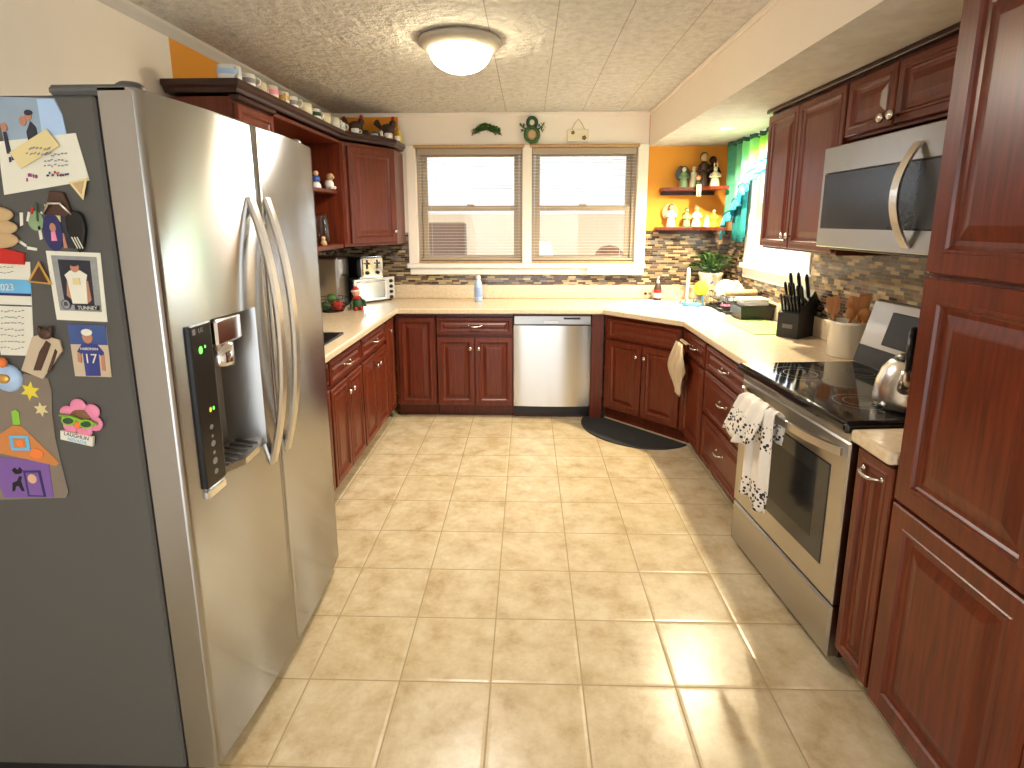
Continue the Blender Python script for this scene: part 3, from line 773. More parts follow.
b.add(vs, [(0, 1, 5, 4), (1, 2, 6, 5), (2, 3, 7, 6), (3, 0, 4, 7), (4, 5, 6, 7)])
dsp = b.build('dispenser_recess', 'steel_mw', fz)
b = MB(); b.box(x0+.012, x0+.14, -.018, .05, z1-.075, z1-.004, .006); b.lathe([(.034, -.06), (.036, -.05), (.036, 0)], 20, None, TR(x0+.066, .012, z1-.075)); b.lathe([(.024, -.012), (.028, 0), (.03, .012)], 18, None, TR(x0+.13, .03, z1-.06)); b.build('dispenser_spout', 'chrome', fz)
b = MB(); b.prism([(x0, -.006), (x0+.06, -.035), (x0+.15, -.03), (x1, -.006), (x1-.02, .07), (x0+.01, .07)], z0, z0+.018)
tr_ = b.build('drip_tray', 'steel_bar', fz)
b = MB()
for i in range(6): b.tube([(x0+.02+i*.03, -.014, z0+.019), (x0+.035+i*.03, .06, z0+.021)], .0035, 6, 'hinge_gray')
b.build('grille', 'hinge_gray', fz)
b = MB(); b.box(.063, .153, -.0125, .03, .835, 1.26, .003); pn = b.build('control_panel', 'black', fz)
yq = -.0128
for cx_, cz_, r_, m_ in ((.098, 1.195, .010, 'icon_green'), (.118, 1.20, .004, 'icon_green'), (.112, 1.035, .007, 'icon_amber'), (.126, 1.035, .005, 'icon_green')):
    b = MB(); b.prism_xz(ellipse(cx_, cz_, r_*.8, r_*1.0, 10), yq, -.011, m_); b.build('display_icon', m_, pn)
for z_, w_ in ((.99, .016), (.965, .01), (.945, .02), (.92, .012), (.897, .022), (.868, .018)):
    b = MB(); b.prism_xz(ellipse(.108, z_, w_*.5, w_*.42, 8), yq, -.011, 'icon_white'); b.build('button_icon', 'icon_white', pn)
b = MB(); b.prism_xz([(.072, 1.237), (.084, 1.237), (.084, 1.251), (.072, 1.251)], yq, -.011, 'icon_white')
for txt, zz, sz in (('LG', 1.244, .016),):
    vs, fs = text_mesh(txt, sz); b.add(vs, fs, 'icon_white', False, TR(.106, yq, zz) @ Matrix.Rotation(PI/2, 4, 'X'))
b.build('logo', 'icon_white', pn)
b = MB(); b.box(.066, .150, -.013, .01, .806, .830, .004); b.build('push_latch', 'chrome', fz)
for par, xh in ((fz, .400), (fr_, .503)):
    b = MB(); n = 18; pts = []
    for i in range(n+1):
        q = -1+2*i/n; pts.append((xh, -.020-.058*(1-abs(q)**2.2), 1.17+q*.41))
    b.sweep(pts, [(-.017, -.007), (.017, -.007), (.019, 0), (.014, .008), (-.014, .008), (-.019, 0)], (1, 0, 0), smooth=False)
    b.build('handle', 'steel_bar', par)

# ------------------------------------------------------------------ range
ra = math.atan2(.10-.85, 1.755-1.695)
t = thing('range', 'stainless electric range with black glass cooktop between worktops', 'stove', (1.695, .850, 0), ra)
rng = t; RW_ = .752
b = MB(); b.box(.004, RW_-.004, .045, .60, .03, .86); b.box(.03, RW_-.03, .10, .58, 0, .03); b.build('body', 'black', t)
b = MB()
b.box(0, RW_, .0, .045, .868, .872); b.v = []; b.f = []; b.mi = []; b.sm = []
b.box(-.004, RW_+.004, -.028, .595, .846, .888, .013, seg=3); ct = b.build('cooktop', 'cooktop', t)
for cx_, cy_, r_ in ((.19, .15, .105), (.56, .15, .085), (.20, .41, .075), (.56, .41, .105)):
    b = MB()
    for rr in (r_, r_*.62):
        vs = []; n = 40
        for i in range(n): a = 2*PI*i/n; vs += [(cx_+rr*math.cos(a), cy_+rr*math.sin(a), .8883), (cx_+(rr-.003)*math.cos(a), cy_+(rr-.003)*math.sin(a), .8883)]
        b.add(vs, [(2*i, 2*i+1, (2*i+3) % (2*n), (2*i+2) % (2*n)) for i in range(n)])
    b.build('burner_ring', 'hinge_gray', ct)
b = MB(); b.box(.006, RW_-.006, .0, .045, .815, .845, .004); b.build('front_rail', 'steel_dim', t)
b = MB()
prof = [(0, .045), (0, .006), (.006, 0), (.118, 0), (.124, .004)]
b.rect_loft(.004, RW_-.004, .235, .812, [(0, .045), (0, .006), (.006, 0)])
od = b.build('oven_door', 'steel_dim', t)
b = MB(); b.rect_loft(.085, RW_-.085, .335, .705, [(0, .004), (0, -.002), (.004, -.003)]); ow = b.build('door_window', 'oven_glass', od)
b = MB(); b.rect_loft(.155, RW_-.155, .40, .64, [(0, .0), (0, -.0036), (.002, -.0036)]); b.build('inner_pane', 'micro_glass', ow)
b = MB(); n = 18; pts = []
for i in range(n+1):
    q = -1+2*i/n; pts.append((RW_/2+q*.345, -.006-.048*(1-abs(q)**3), .775))
b.sweep(pts, [(-.014, -.008), (.014, -.008), (.016, 0), (.012, .009), (-.012, .009), (-.016, 0)], (0, 0, 1), smooth=False); b.build('handle', 'steel_bar', od)
b = MB(); b.rect_loft(.004, RW_-.004, .035, .225, [(0, .045), (0, .008), (.008, 0)]); b.build('drawer', 'steel_dim', t)
b = MB(); b.add([(.0, .50, .888), (RW_, .50, .888), (RW_, .575, 1.165), (0, .575, 1.165), (0, .60, .888), (RW_, .60, .888), (RW_, .60, 1.17), (0, .60, 1.17)],
    [(0, 1, 2, 3), (4, 7, 6, 5), (0, 3, 7, 4), (1, 5, 6, 2), (3, 2, 6, 7), (0, 4, 5, 1)]); bgd = b.build('backguard', 'steel_dim', t, bevel=.006)
tl = math.atan2(.075, .277); Xp = TR(0, .5, .888) @ Matrix.Rotation(-tl, 4, 'X')
b = MB(); b.box(.13, .62, -.004, .002, .105, .25, .003, None, Xp); b.build('control_panel', 'black', bgd)
b = MB(); b.box(0.004, RW_-.004, -.0015, .001, .004, .085, 0, None, Xp); b.build('lower_strip', 'black', bgd)

# ------------------------------------------------------------------ microwave
t = thing('microwave', 'stainless over-range microwave hung under the short wall cabinet', 'microwave', (1.965, .862, 1.402), R90)
w, h = .76, .402
b = MB(); b.box(.004, w-.004, .03, .385, .006, h-.004); b.build('body', 'black_soft', t)
b = MB(); b.rect_loft(0, w, .295, h, [(0, .035), (0, .004), (.004, 0)]); b.build('vent_panel', 'steel_mw', t)
b = MB(); b.rect_loft(0, w, 0, .295, [(0, .035), (0, .004), (.004, 0)]); md = b.build('door', 'steel_mw', t)
b = MB(); b.rect_loft(.025, w-.02, .075, .295, [(0, .002), (0, -.002), (.003, -.003)]); mw = b.build('door_window', 'micro_glass', md)
b = MB(); b.rect_loft(.10, .52, .10, .275, [(0, 0), (0, -.0034), (.002, -.0034)]); b.build('inner_pane', 'micro_glass', mw)
b = MB(); b.prism_xz([(.60, .08), (w-.022, .08), (w-.022, .29), (.60, .29)], -.0036, -.002)
b.build('control_panel', 'black', md)
b = MB(); n = 16; pts = []
for i in range(n+1):
    q = -1+2*i/n; pts.append((.585-.008*(1-q*q), -.006-.052*(1-q*q), .185+q*.165))
b.sweep(pts, [(-.019, -.004), (.019, -.004), (.019, .004), (-.019, .004)], (1, 0, 0), smooth=False); b.build('handle', 'steel_bar', md)
b = MB(); b.box(.02, w-.02, .05, .37, -.012, .006, .003); b.build('underside_grille', 'black', t)

# ------------------------------------------------------------------ ceiling lamp and recessed light
t = thing('ceiling_light', 'lit flush ceiling light with white rim and frosted bowl', 'lamp', (.40, 1.28, ZC))
b = MB(); b.lathe([(.12, 0), (.196, -.006), (.203, -.020), (.188, -.034), (.164, -.052), (.146, -.054), (.12, -.03)], 48); b.build('rim', 'lamp_rim', t)
b = MB(); b.lathe([(.150, -.050)]+[(.150*math.cos(a), -.050-.102*math.sin(a)) for a in [PI/2*i/10 for i in range(1, 10)]]+[(0, -.152)], 48); b.build('bowl', 'bowl_glow', t)
t = thing('recessed_light', 'small round recessed light glowing in the soffit over the sink', 'lamp', (2.01, 2.22, 2.10))
b = MB(); n = 32; vs = []
for r, z in ((.036, -.001), (.038, -.006), (.052, -.005), (.055, 0)):
    for i in range(n): a = 2*PI*i/n; vs.append((r*math.cos(a), r*math.sin(a), z))
b.add(vs, [(j*n+i, j*n+(i+1) % n, (j+1)*n+(i+1) % n, (j+1)*n+i) for j in range(3) for i in range(n)], None, True); b.build('trim_ring', 'white_matte', t)
b = MB(); b.lathe([(0, -.004), (.037, -.003)], 24); b.build('bulb', 'recess_glow', t)

# ------------------------------------------------------------------ small things: helpers
def at(mb, name, mat, loc, parent=None, **kw):
    """build from world coordinates with the origin moved to loc"""
    l = Vector(loc); mb.v = [tuple(Vector(p)-l) for p in mb.v]
    return mb.build(name, mat, parent, loc=loc, **kw)
RX90 = Matrix.Rotation(PI/2, 4, 'X')

# ---- mugs and ornaments on the crown board
def mug(label, x, y, h, r, mat, rot, band=None, cup='mug', group='mugs and ornaments on the crown board'):
    h *= .70; r *= .9
    t = thing(cup, label, 'mug' if cup == 'mug' else cup, (x, y, ZT), rot, group)
    b = MB(); pr = [(0, 0), (r*.82, 0), (r*.95, h*.06), (r, h*.25), (r, h), (r*.93, h), (r*.92, h*.1), (0, h*.08)]
    b.lathe(pr, 22); b.build('cup_body', mat, t)
    b = MB(); b.tube([(r*.97, 0, h*.78), (r*1.35, 0, h*.8), (r*1.6, 0, h*.6), (r*1.5, 0, h*.35), (r*.97, 0, h*.2)], r*.13, 7); b.build('handle', mat, t)
    if band:
        b = MB(); b.lathe([(r*1.004, h*.35), (r*1.012, h*.36), (r*1.012, h*.7), (r*1.004, h*.71)], 22); b.build('band', band, t)
    return t
mug('wide white soup mug at the fridge end of the crown board', -.585, .985, .085, .055, 'white', -.6, 'pale_blue')
mug('white mug second from the fridge end, beside the wide soup mug', -.575, 1.125, .085, .038, 'white', .4, 'ink_soft')
mug('small cream mug third from the fridge end of the crown board', -.578, 1.255, .075, .034, 'cream_glaze', 1.2)
mug('cream mug with pink band, fourth from the fridge end', -.578, 1.37, .092, .040, 'cream_glaze', 2.5, 'pink')
mug('mug with yellow band and dark handle, fifth from the fridge end', -.576, 1.495, .088, .040, 'ivory', -.8, 'gold')
mug('white mug with gray band just after the yellow banded mug', -.576, 1.62, .092, .038, 'white', .3, 'ink_soft')
mug('big cream mug to the left of the green mug', -.575, 1.785, .090, .052, 'cream_glaze', 2.8)
mug('green and white mug standing among the cream ones', -.575, 1.95, .092, .040, 'white', .9, 'deep_green')
mug('round cream mug to the right of the green mug', -.58, 2.11, .095, .052, 'cream_glaze', -1.2, 'ivory')
mug('tall plain white mug near the inside corner of the crown board', -.575, 2.29, .105, .042, 'white', .6)
mug('short white mug with blue band at the inside corner of the crown board', -.565, 2.40, .085, .036, 'white', 0, 'pale_blue')
OG = 'mugs and ornaments on the crown board'
def bird(label, x, y, rot, s=1.0):
    t = thing('rooster_figurine', label, 'figurine', (x, y, ZT), rot, OG)
    b = MB(); b.lathe([(0, 0), (.04*s, 0), (.036*s, .012*s), (.018*s, .03*s), (.02*s, .05*s)], 16); b.build('base', 'mid_brown', t)
    b = MB(); b.ball((0, 0, .085*s), (.06*s, .038*s, .048*s)); b.ball((.045*s, 0, .125*s), (.026*s, .022*s, .034*s)); b.build('body', 'brown', t)
    b = MB(); b.grid(lambda u, v: (-.045*s-.055*s*v*math.cos(1.2*u-.2), (u-.5)*.03*s, .09*s+.075*s*v*math.sin(.5+1.2*u)), 8, 6); b.build('tail', 'brown', t, solid=.008*s)
    b = MB(); b.ball((.048*s, 0, .165*s), (.016*s, .006*s, .016*s), n=8); b.build('comb', 'red', t)
    b = MB(); b.lathe([(.006*s, 0), (0, .02*s)], 8, None, TR(.068*s, 0, .125*s) @ Matrix.Rotation(PI/2, 4, 'Y')); b.build('beak', 'gold', t)
bird('dark brown rooster figurine above the left edge of the diagonal corner cabinet', -.56, 2.72, .3, .95)
mug('white cup in front of the dark rooster at the corner', -.50, 2.51, .055, .032, 'white', .5, None, 'cup')
mug('small black cup on the crown board over the corner door', -.445, 2.58, .05, .026, 'black', .9, None, 'cup')
mug('black cup with blue band over the corner door', -.40, 2.655, .05, .026, 'black', .2, 'pale_blue', 'cup')
t = thing('candle', 'small white candle on a brown dish over the corner door', 'candle', (-.365, 2.715, ZT), 0, OG)
b = MB(); b.lathe([(0, 0), (.03, 0), (.034, .012), (.028, .012), (.02, .006), (0, .006)], 18); b.build('dish', 'mid_brown', t)
b = MB(); b.lathe([(0, .006), (.012, .006), (.012, .05), (.003, .052), (.002, .062), (0, .064)], 14); b.build('wax', 'white', t)
mug('white cup with handle next to the small candle', -.325, 2.765, .062, .034, 'white', 2.6, None, 'cup')
bird('dark brown rooster figurine at the window end of the crown board', -.37, 2.92, -.2, 1.05)
t = thing('figurine', 'yellow and white figurine at the window end of the crown board', 'figurine', (-.285, 2.93, ZT), 0, OG)
b = MB(); b.lathe([(0, 0), (.026, 0), (.022, .03), (.014, .075), (.010, .085)], 16); b.build('robe', 'star_yellow', t)
b = MB(); b.ball((0, 0, .10), .016); b.build('head', 'tan', t)
mug('tiny white cup at the very end of the crown board by the window', -.275, 2.83, .045, .022, 'white', 1, None, 'cup')

# ---- open shelf contents
zs = 1.33+.388
t = thing('figurine', 'small blue and white figurine on the open shelf, beside the brown and white one', 'figurine', (-.66, 2.13, zs), 0, 'open shelf figurines')
b = MB(); b.lathe([(0, 0), (.032, 0), (.028, .03), (.016, .05)], 16); b.build('skirt', 'white', t)
b = MB(); b.lathe([(.017, .048), (.026, .06), (.022, .08), (.008, .09)], 16); b.build('coat', 'blue', t)
b = MB(); b.ball((0, 0, .103), .017); b.build('head', 'skin', t)
t = thing('figurine', 'brown and white dog figurine on the open shelf, toward the corner', 'figurine', (-.605, 2.21, zs), -.6, 'open shelf figurines')
b = MB(); b.ball((0, 0, .035), (.042, .025, .035)); b.ball((.04, .012, .014), (.02, .009, .012), n=8); b.ball((.04, -.012, .014), (.02, .009, .012), n=8); b.build('body', 'white', t)
b = MB(); b.ball((.02, 0, .085), (.024, .02, .024)); b.ball((.045, 0, .08), (.012, .011, .010), n=8); b.build('head', 'tan', t)
for s_ in (-1, 1):
    b = MB(); b.ball((.012, s_*.02, .085), (.008, .005, .02), n=8); b.build('ear', 'mid_brown', t)
zs = 1.36
t = thing('glass_pitcher', 'clear glass pitcher on the bottom board of the open shelf', 'pitcher', (-.66, 2.16, zs), -.8)
b = MB(); b.lathe([(0, 0), (.05, 0), (.056, .02), (.05, .11), (.04, .17), (.046, .2), (.044, .2), (.037, .17), (.047, .11), (.052, .02), (0, .008)], 24); b.build('vessel', 'jar', t)
b = MB(); b.tube([(.042, 0, .18), (.085, 0, .17), (.09, 0, .1), (.052, 0, .06)], .007, 8); b.build('handle', 'jar', t)
t = thing('figurine', 'small tan figurine at the front of the bottom board of the open shelf', 'figurine', (-.59, 2.00, zs), 0)
b = MB(); b.lathe([(0, 0), (.022, 0), (.018, .02), (.008, .035)], 14); b.build('body', 'tan', t)
b = MB(); b.ball((0, 0, .045), .013); b.build('head', 'skin', t)

# ---- left counter
t = thing('bread_box', 'stainless steel bread box on the left counter behind the basket', 'bread box', (-.67, 2.47, CZ), L90)
b = MB(); b.box(0, .24, 0, .17, .008, .385, .02, seg=3); b.build('body', 'steel_dim', t)
b = MB(); b.box(.012, .228, -.006, .012, .225, .37, .006); d_ = b.build('lid', 'steel_bar', t)
b = MB(); b.tube([(.08, -.008, .245), (.08, -.025, .245), (.16, -.025, .245), (.16, -.008, .245)], .005, 8); b.build('handle', 'black', d_)
b = MB(); b.box(.01, .23, .01, .16, 0, .009); b.build('foot', 'black', t)
ta = math.atan2(.30, .25)
t = thing('toaster_oven', 'silver toaster oven with black knobs in the left back corner of the counter', 'toaster oven', (-.625, 2.685, CZ), ta)
w, d, h = .385, .235, .195
b = MB(); b.box(0, w, .012, d, .012, h, .008); b.build('body', 'black_soft', t)
b = MB(); b.rect_loft(.0, w*.80, .014, h, [(0, .014), (0, .002), (.003, 0)]); dr = b.build('door', 'steel_bar', t)
b = MB(); b.rect_loft(.022, w*.80-.02, .035, h-.035, [(0, .002), (0, -.001), (.002, -.0015)]); b.build('door_window', 'steel_pane', dr)
b = MB(); b.tube([(.03, .0, h-.022), (.035, -.022, h-.022), (w*.8-.035, -.022, h-.022), (w*.8-.03, 0, h-.022)], .006, 8); b.build('handle', 'steel_bar', dr)
b = MB(); b.rect_loft(w*.805, w, .014, h, [(0, .014), (0, .002), (.003, 0)]); cp = b.build('control_panel', 'steel_bar', t)
for k in range(4):
    b = MB(); b.lathe([(.015, 0), (.013, .014), (0, .015)], 16, None, TR(w*.9, 0, .03+.044*k) @ RX90); b.build('knob', 'black', cp)
for x in (.03, w-.03):
    for y in (.03, d-.03):
        b = MB(); b.lathe([(.012, 0), (.012, .013)], 10, None, TR(x, y, 0)); b.build('foot', 'black', t)
t = thing('toaster', 'black and chrome toaster standing on the toaster oven', 'toaster', (-.615, 2.72, CZ+.196), ta-.1)
b = MB(); b.box(.02, .235, .012, .20, .012, .165, .022, seg=3); b.build('shell', 'black', t)
b = MB(); b.box(.045, .245, -.003, .03, .010, .17, .018, seg=3); fr0 = b.build('front_plate', 'chrome', t)
for x in (.095, .185):
    b = MB(); b.box(x-.009, x+.009, -.006, 0, .075, .145, .002); b.build('lever_slot', 'black', fr0)
    b = MB(); b.box(x-.017, x+.017, -.028, -.004, .112, .126, .004); b.build('lever', 'black', fr0)
    b = MB(); b.lathe([(.016, 0), (.014, .012), (0, .013)], 16, None, TR(x, -.003, .045) @ RX90); b.build('dial', 'black', fr0)
b = MB(); b.box(.03, .24, .005, .195, 0, .014, .003); b.build('base', 'steel_bar', t)
t = thing('wire_basket', 'black wire fruit basket on the left counter beside the bread box', 'basket', (-.69, 2.36, CZ))
b = MB()
for z, r in ((.004, .075), (.05, .10), (.10, .115)):
    b.tube([(r*math.cos(2*PI*i/28), r*math.sin(2*PI*i/28), z) for i in range(29)], .0028, 6)
for i in range(16):
    a = 2*PI*i/16; b.tube([(r*math.cos(a), r*math.sin(a), z) for z, r in ((.004, .0), (.004, .075), (.05, .10), (.10, .115))], .0022, 5)
b.build('wire_frame', 'black', t)
for i, (x, y, z, m, w_) in enumerate(((-.035, -.035, .045, 'deep_green', 'dark green avocado in the wire basket'), (.042, -.005, .042, 'red', 'red apple in the wire basket, at the counter side'), (-.012, .05, .042, 'bright_orange', 'orange in the wire basket, at the far side'), (.0, -.005, .098, 'green', 'green apple on top of the fruit in the basket'))):
    o = thing(['avocado', 'apple', 'orange', 'apple'][i], w_, ['avocado', 'apple', 'orange', 'apple'][i], (-.69+x, 2.36+y, CZ+z), i, 'fruit in the wire basket')
    b = MB(); b.lathe([(0, -.030), (.018, -.031), (.034, -.012), (.035, .010), (.022, .028), (.006, .026), (0, .021)], 18); b.build('flesh', m, o)
    b = MB(); b.tube([(0, 0, .021), (.002, 0, .031), (.005, 0, .037)], .002, 5); b.build('stem', 'brown', o)
t = thing('holiday_doll', 'plush holiday doll in red and green propped by the wire basket', 'doll', (-.525, 2.455, CZ), .3)
b = MB(); b.lathe([(0, 0), (.035, .0), (.04, .03), (.03, .075), (.016, .095)], 16); b.build('coat', 'deep_green', t)
b = MB(); b.lathe([(.033, .082), (.036, .092), (.02, .10)], 16); b.build('collar', 'red', t)
b = MB(); b.ball((0, 0, .125), (.03, .028, .03)); b.build('head', 'skin', t)
b = MB(); b.lathe([(.031, .138), (.028, .148), (.016, .165), (.004, .18), (0, .182)], 16); hat = b.build('hat', 'red', t)
t.rotation_euler[1] = -.12
b = MB(); b.lathe([(.033, .134), (.036, .14), (.033, .148)], 16); b.ball((0, 0, .184), .012, n=8); b.build('hat_trim', 'white_matte', hat)
for s_ in (-1, 1):
    b = MB(); b.tube([(s_*.02, 0, .08), (s_*.048, -.012, .055), (s_*.05, -.03, .035)], [.012, .011, .009], 8); b.ball((s_*.05, -.033, .03), .011, n=8); b.build('arm', 'deep_green', t)
    b = MB(); b.tube([(s_*.016, -.02, .015), (s_*.02, -.06, .012)], .012, 8); b.ball((s_*.02, -.068, .016), (.012, .014, .016), n=8); b.build('leg', 'red', t)
b = MB(); b.box(-.60, -.335, 1.12, 1.535, CZ, CZ+.012, .004); b.box(-.585, -.35, 1.135, 1.52, CZ+.012, CZ+.0125); tag(at(b, 'serving_tray', 'black', (-.47, 1.33, CZ)), 'flat black board lying on the left counter near the fridge', 'board')

# ---- back counter
t = thing('spray_bottle', 'pale blue bottle standing on the back counter under the windows', 'bottle', (.325, 2.90, CZ))
b = MB(); b.lathe([(0, 0), (.030, 0), (.033, .006), (.033, .13), (.026, .165), (.016, .178)], 22); b.build('bottle_body', 'pale_blue', t)
b = MB(); b.lathe([(.033, .04), (.0337, .041), (.0337, .115), (.033, .116)], 22); b.build('paper_label', 'lilac', t)
b = MB(); b.lathe([(.018, .178), (.02, .185), (.02, .205), (.014, .212), (0, .213)], 18); b.build('cap', 'white', t)

# ---- sink corner
sx = sk(-.30, .325)
t = thing('soap_bottle', 'brown soap bottle with white label behind the left end of the sink', 'bottle', (1.795, 2.985, CZ))
b = MB(); b.lathe([(0, 0), (.028, 0), (.031, .006), (.031, .10), (.020, .13), (.012, .14)], 20); b.build('bottle_body', 'brown', t)
b = MB(); b.lathe([(.031, .02), (.0318, .021), (.0318, .06), (.031, .061)], 20); b.build('paper_label', 'white', t)
b = MB(); b.lathe([(.0312, .065), (.0318, .066), (.0318, .085), (.0312, .086)], 20); b.build('red_band', 'red', t)
b = MB(); b.lathe([(.013, .14), (.013, .16), (.006, .165), (.006, .19)], 14); b.tube([(0, 0, .19), (0, -.04, .192)], [.008, .005], 8); b.build('pump', 'white', t)
for k, (x, y, m, lb) in enumerate(((1.70, 3.0, 'black', 'small black topped shaker left of the soap bottle, nearer the window'), (1.735, 3.0, 'hinge_gray', 'small gray topped shaker left of the soap bottle, touching side'))):
    t = thing('shaker', lb, 'shaker', (x, y, CZ), 0, 'shakers behind the sink')
    b = MB(); b.lathe([(0, 0), (.014, 0), (.012, .045)], 14); b.build('glass_body', 'jar', t)
    b = MB(); b.lathe([(.0135, .045), (.0135, .058), (0, .064)], 14); b.build('cap', m, t)
for k, (lx, ly, lb, r0) in enumerate(((.10, .225, 'sky blue sponge on the sink deck right of the faucet', .2), (.03, .215, 'sky blue scrub pad on the sink deck in front of the faucet', -.3))):
    p = sk(lx, ly-.005, CZ+.0095)
    b = MB(); b.box(-.036, .036, -.02, .02, 0, .022, .006, seg=2); o = b.build('sponge', 'sky_blue', loc=p, rot=(0, 0, sa+r0)); tag(o, lb, 'sponge', 'sponges by the faucet')
t = thing('glass_jar', 'clear glass jar on the counter at the right end of the sink', 'jar', (2.046, 2.615, CZ))
b = MB(); b.lathe([(0, 0), (.04, 0), (.044, .006), (.044, .09), (.041, .1), (.038, .1), (.041, .09), (.041, .008), (0, .006)], 24); b.build('vessel', 'jar', t)
t = thing('dish_brush', 'dish brush with a round yellow head standing in the glass jar', 'brush', (2.046, 2.615, CZ+.008), -.25)
b = MB(); b.tube([(.012, 0, 0), (0, 0, .06), (-.01, -.01, .10)], .006, 8); b.build('handle', 'sky_blue', t)
b = MB(); X_ = TR(-.012, -.018, .135) @ Matrix.Rotation(PI/2-.2, 4, 'X')
b.lathe([(0, -.014), (.036, -.014), (.053, -.005), (.054, .006), (.036, .016), (0, .018)], 22, None, X_); b.build('scrub_head', 'yellow', t)
# plant
t = thing('potted_plant', 'leafy green plant in a pale flared pot in the right back corner', 'plant', (2.20, 2.93, CZ))
b = MB(); b.lathe([(0, 0), (.055, 0), (.062, .01), (.088, .20), (.094, .215), (.094, .235), (.086, .235), (.082, .205), (0, .2)], 28); pot = b.build('pot', 'cream_glaze', t)
b = MB(); b.prism_xz(ellipse(0, .0, .018, .007, 12), -.0015, .001); b.build('leaf_motif', 'blue', pot, loc=(-.012, -.0805, .16), rot=(.14, -.7, -.1))
def leaf(b, p, dirv, L, w, m=None):
    d = Vector(dirv).normalized(); s_ = d.cross(Vector((0, 0, 1)));
    if s_.length < .01: s_ = Vector((1, 0, 0))
    s_.normalize(); u_ = s_.cross(d); p = Vector(p); vs = []
    for i in range(5):
        q = i/4; c_ = p+d*L*q-Vector((0, 0, 1))*L*.35*q*q; ww_ = w*math.sin(PI*(.12+.88*q))**.8*(1 if q < 1 else 0)
        vs += [c_-s_*ww_+u_*ww_*.25, c_, c_+s_*ww_+u_*ww_*.25]
    fs = []
    for i in range(4): a = i*3; fs += [(a, a+1, a+4, a+3), (a+1, a+2, a+5, a+4)]
    b.add(vs, fs, m, True)
b = MB(); st = MB()
for i in range(90):
    a = random.uniform(0, 2*PI); e = random.uniform(.55, 1.45); L0 = random.uniform(.06, .17)
    q = Vector((math.cos(a)*math.cos(e), math.sin(a)*math.cos(e), math.sin(e)))
    p0 = Vector((random.uniform(-.05, .05), random.uniform(-.05, .05), .20)); p1 = p0+q*L0+Vector((0, 0, .02))
    st.tube([p0, (p0+p1)/2+Vector((0, 0, .006)), p1], .0016, 4)
    leaf(b, p1, (q.x, q.y, q.z*.4), random.uniform(.05, .075), random.uniform(.016, .024))
b.build('foliage', 'green', t, solid=.0006); st.build('stems', 'deep_green', t)

# ---- dish rack and what stands in it
RX, RY = 2.215, 2.45
t = thing('dish_rack', 'black wire dish rack with tray on the counter right of the sink', 'dish rack', (RX, RY, CZ), 0)
b = MB(); rr = [(-.115, -.19), (.115, -.19), (.115, .24), (-.115, .24)]
b.prism(rr, 0, .008); 
for (xa, ya), (xb2, yb2) in zip(rr, rr[1:]+rr[:1]): b.tube([(xa, ya, .012), (xb2, yb2, .012)], .008, 6)
b.build('drip_tray', 'black', t)
b = MB()
for z in (.03, .075, .12): b.tube([(-.10, -.17, z), (.10, -.17, z), (.10, .225, z), (-.10, .225, z), (-.10, -.17, z)], .003, 6)
for i in range(12):
    y = -.17+.395*i/11; b.tube([(-.10, y, .12), (-.10, y, .03), (.10, y, .03), (.10, y, .12)], .002, 5)
for i in range(6):
    x = -.10+.20*i/5; b.tube([(x, -.17, .12), (x, -.17, .03), (x, .225, .03), (x, .225, .12)], .002, 5)
b.build('wire_frame', 'black', t)
for k in range(4):
    y = RY+.02+.05*k
    o = thing('plate', ['white plate standing in the dish rack, nearest the black bin', 'white plate standing in the dish rack, second from the black bin', 'white plate standing in the dish rack, third from the black bin', 'white plate standing in the dish rack, nearest the sink'][k], 'plate', (RX+.0, y, CZ+.122), 0, 'plates in the dish rack')
    b = MB(); b.lathe([(0, 0), (.05, 0), (.055, .003), (.085, .012), (.086, .014), (.054, .007), (0, .004)], 28, None, Matrix.Rotation(PI/2-.12, 4, 'X')); b.build('dish', ['white', 'cream_glaze', 'white', 'cream_glaze'][k], o)
t = thing('tumbler', 'pink tinted tumbler upside down in the front of the dish rack', 'glass', (RX-.06, RY-.02, CZ+.034), 0)
b = MB(); b.lathe([(.034, 0), (.030, .10), (0, .102), (0, .098), (.027, .096), (.031, 0)], 22); b.build('vessel', 'jar', t)
b = MB(); b.lathe([(.0345, .0), (.0352, .004), (.0345, .012)], 22); b.build('pink_rim', 'pink', t)
t = thing('plastic_bin', 'black plastic bin at the near end of the dish rack', 'bin', (2.222, 2.12, CZ), 0)
b = MB(); x0, x1, y0, y1, h = -.11, .11, -.10, .10, .10
vs = [(x0+.012, y0+.012, 0), (x1-.012, y0+.012, 0), (x1-.012, y1-.012, 0), (x0+.012, y1-.012, 0), (x0, y0, h), (x1, y0, h), (x1, y1, h), (x0, y1, h), (x0+.006, y0+.006, h), (x1-.006, y0+.006, h), (x1-.006, y1-.006, h), (x0+.006, y1-.006, h), (x0+.016, y0+.016, .006), (x1-.016, y0+.016, .006), (x1-.016, y1-.016, .006), (x0+.016, y1-.016, .006)]
fs = [(3, 2, 1, 0), (12, 13, 14, 15)]
for j in (0, 4, 8):
    for i in range(4): a = j+i; q = j+(i+1) % 4; fs.append((a, q, q+4, a+4))
b.add(vs, fs); b.build('tub', 'black', t)
b = MB(); b.tube([(x0-.004, y0-.004, h-.004), (x1+.004, y0-.004, h-.004), (x1+.004, y1+.004, h-.004), (x0-.004, y1+.004, h-.004), (x0-.004, y0-.004, h-.004)], .006, 6); b.build('rim', 'black', t)
t = thing('food_container', 'white lidded food container lying in the top of the black bin', 'container', (2.215, 2.12, CZ+.076), .05)
b = MB(); b.box(-.075, .095, -.06, .06, 0, .05, .01, seg=2); b.build('box_body', 'white', t)
b = MB(); b.box(-.08, .10, -.065, .065, .05, .06, .004); b.build('lid', 'white_matte', t)
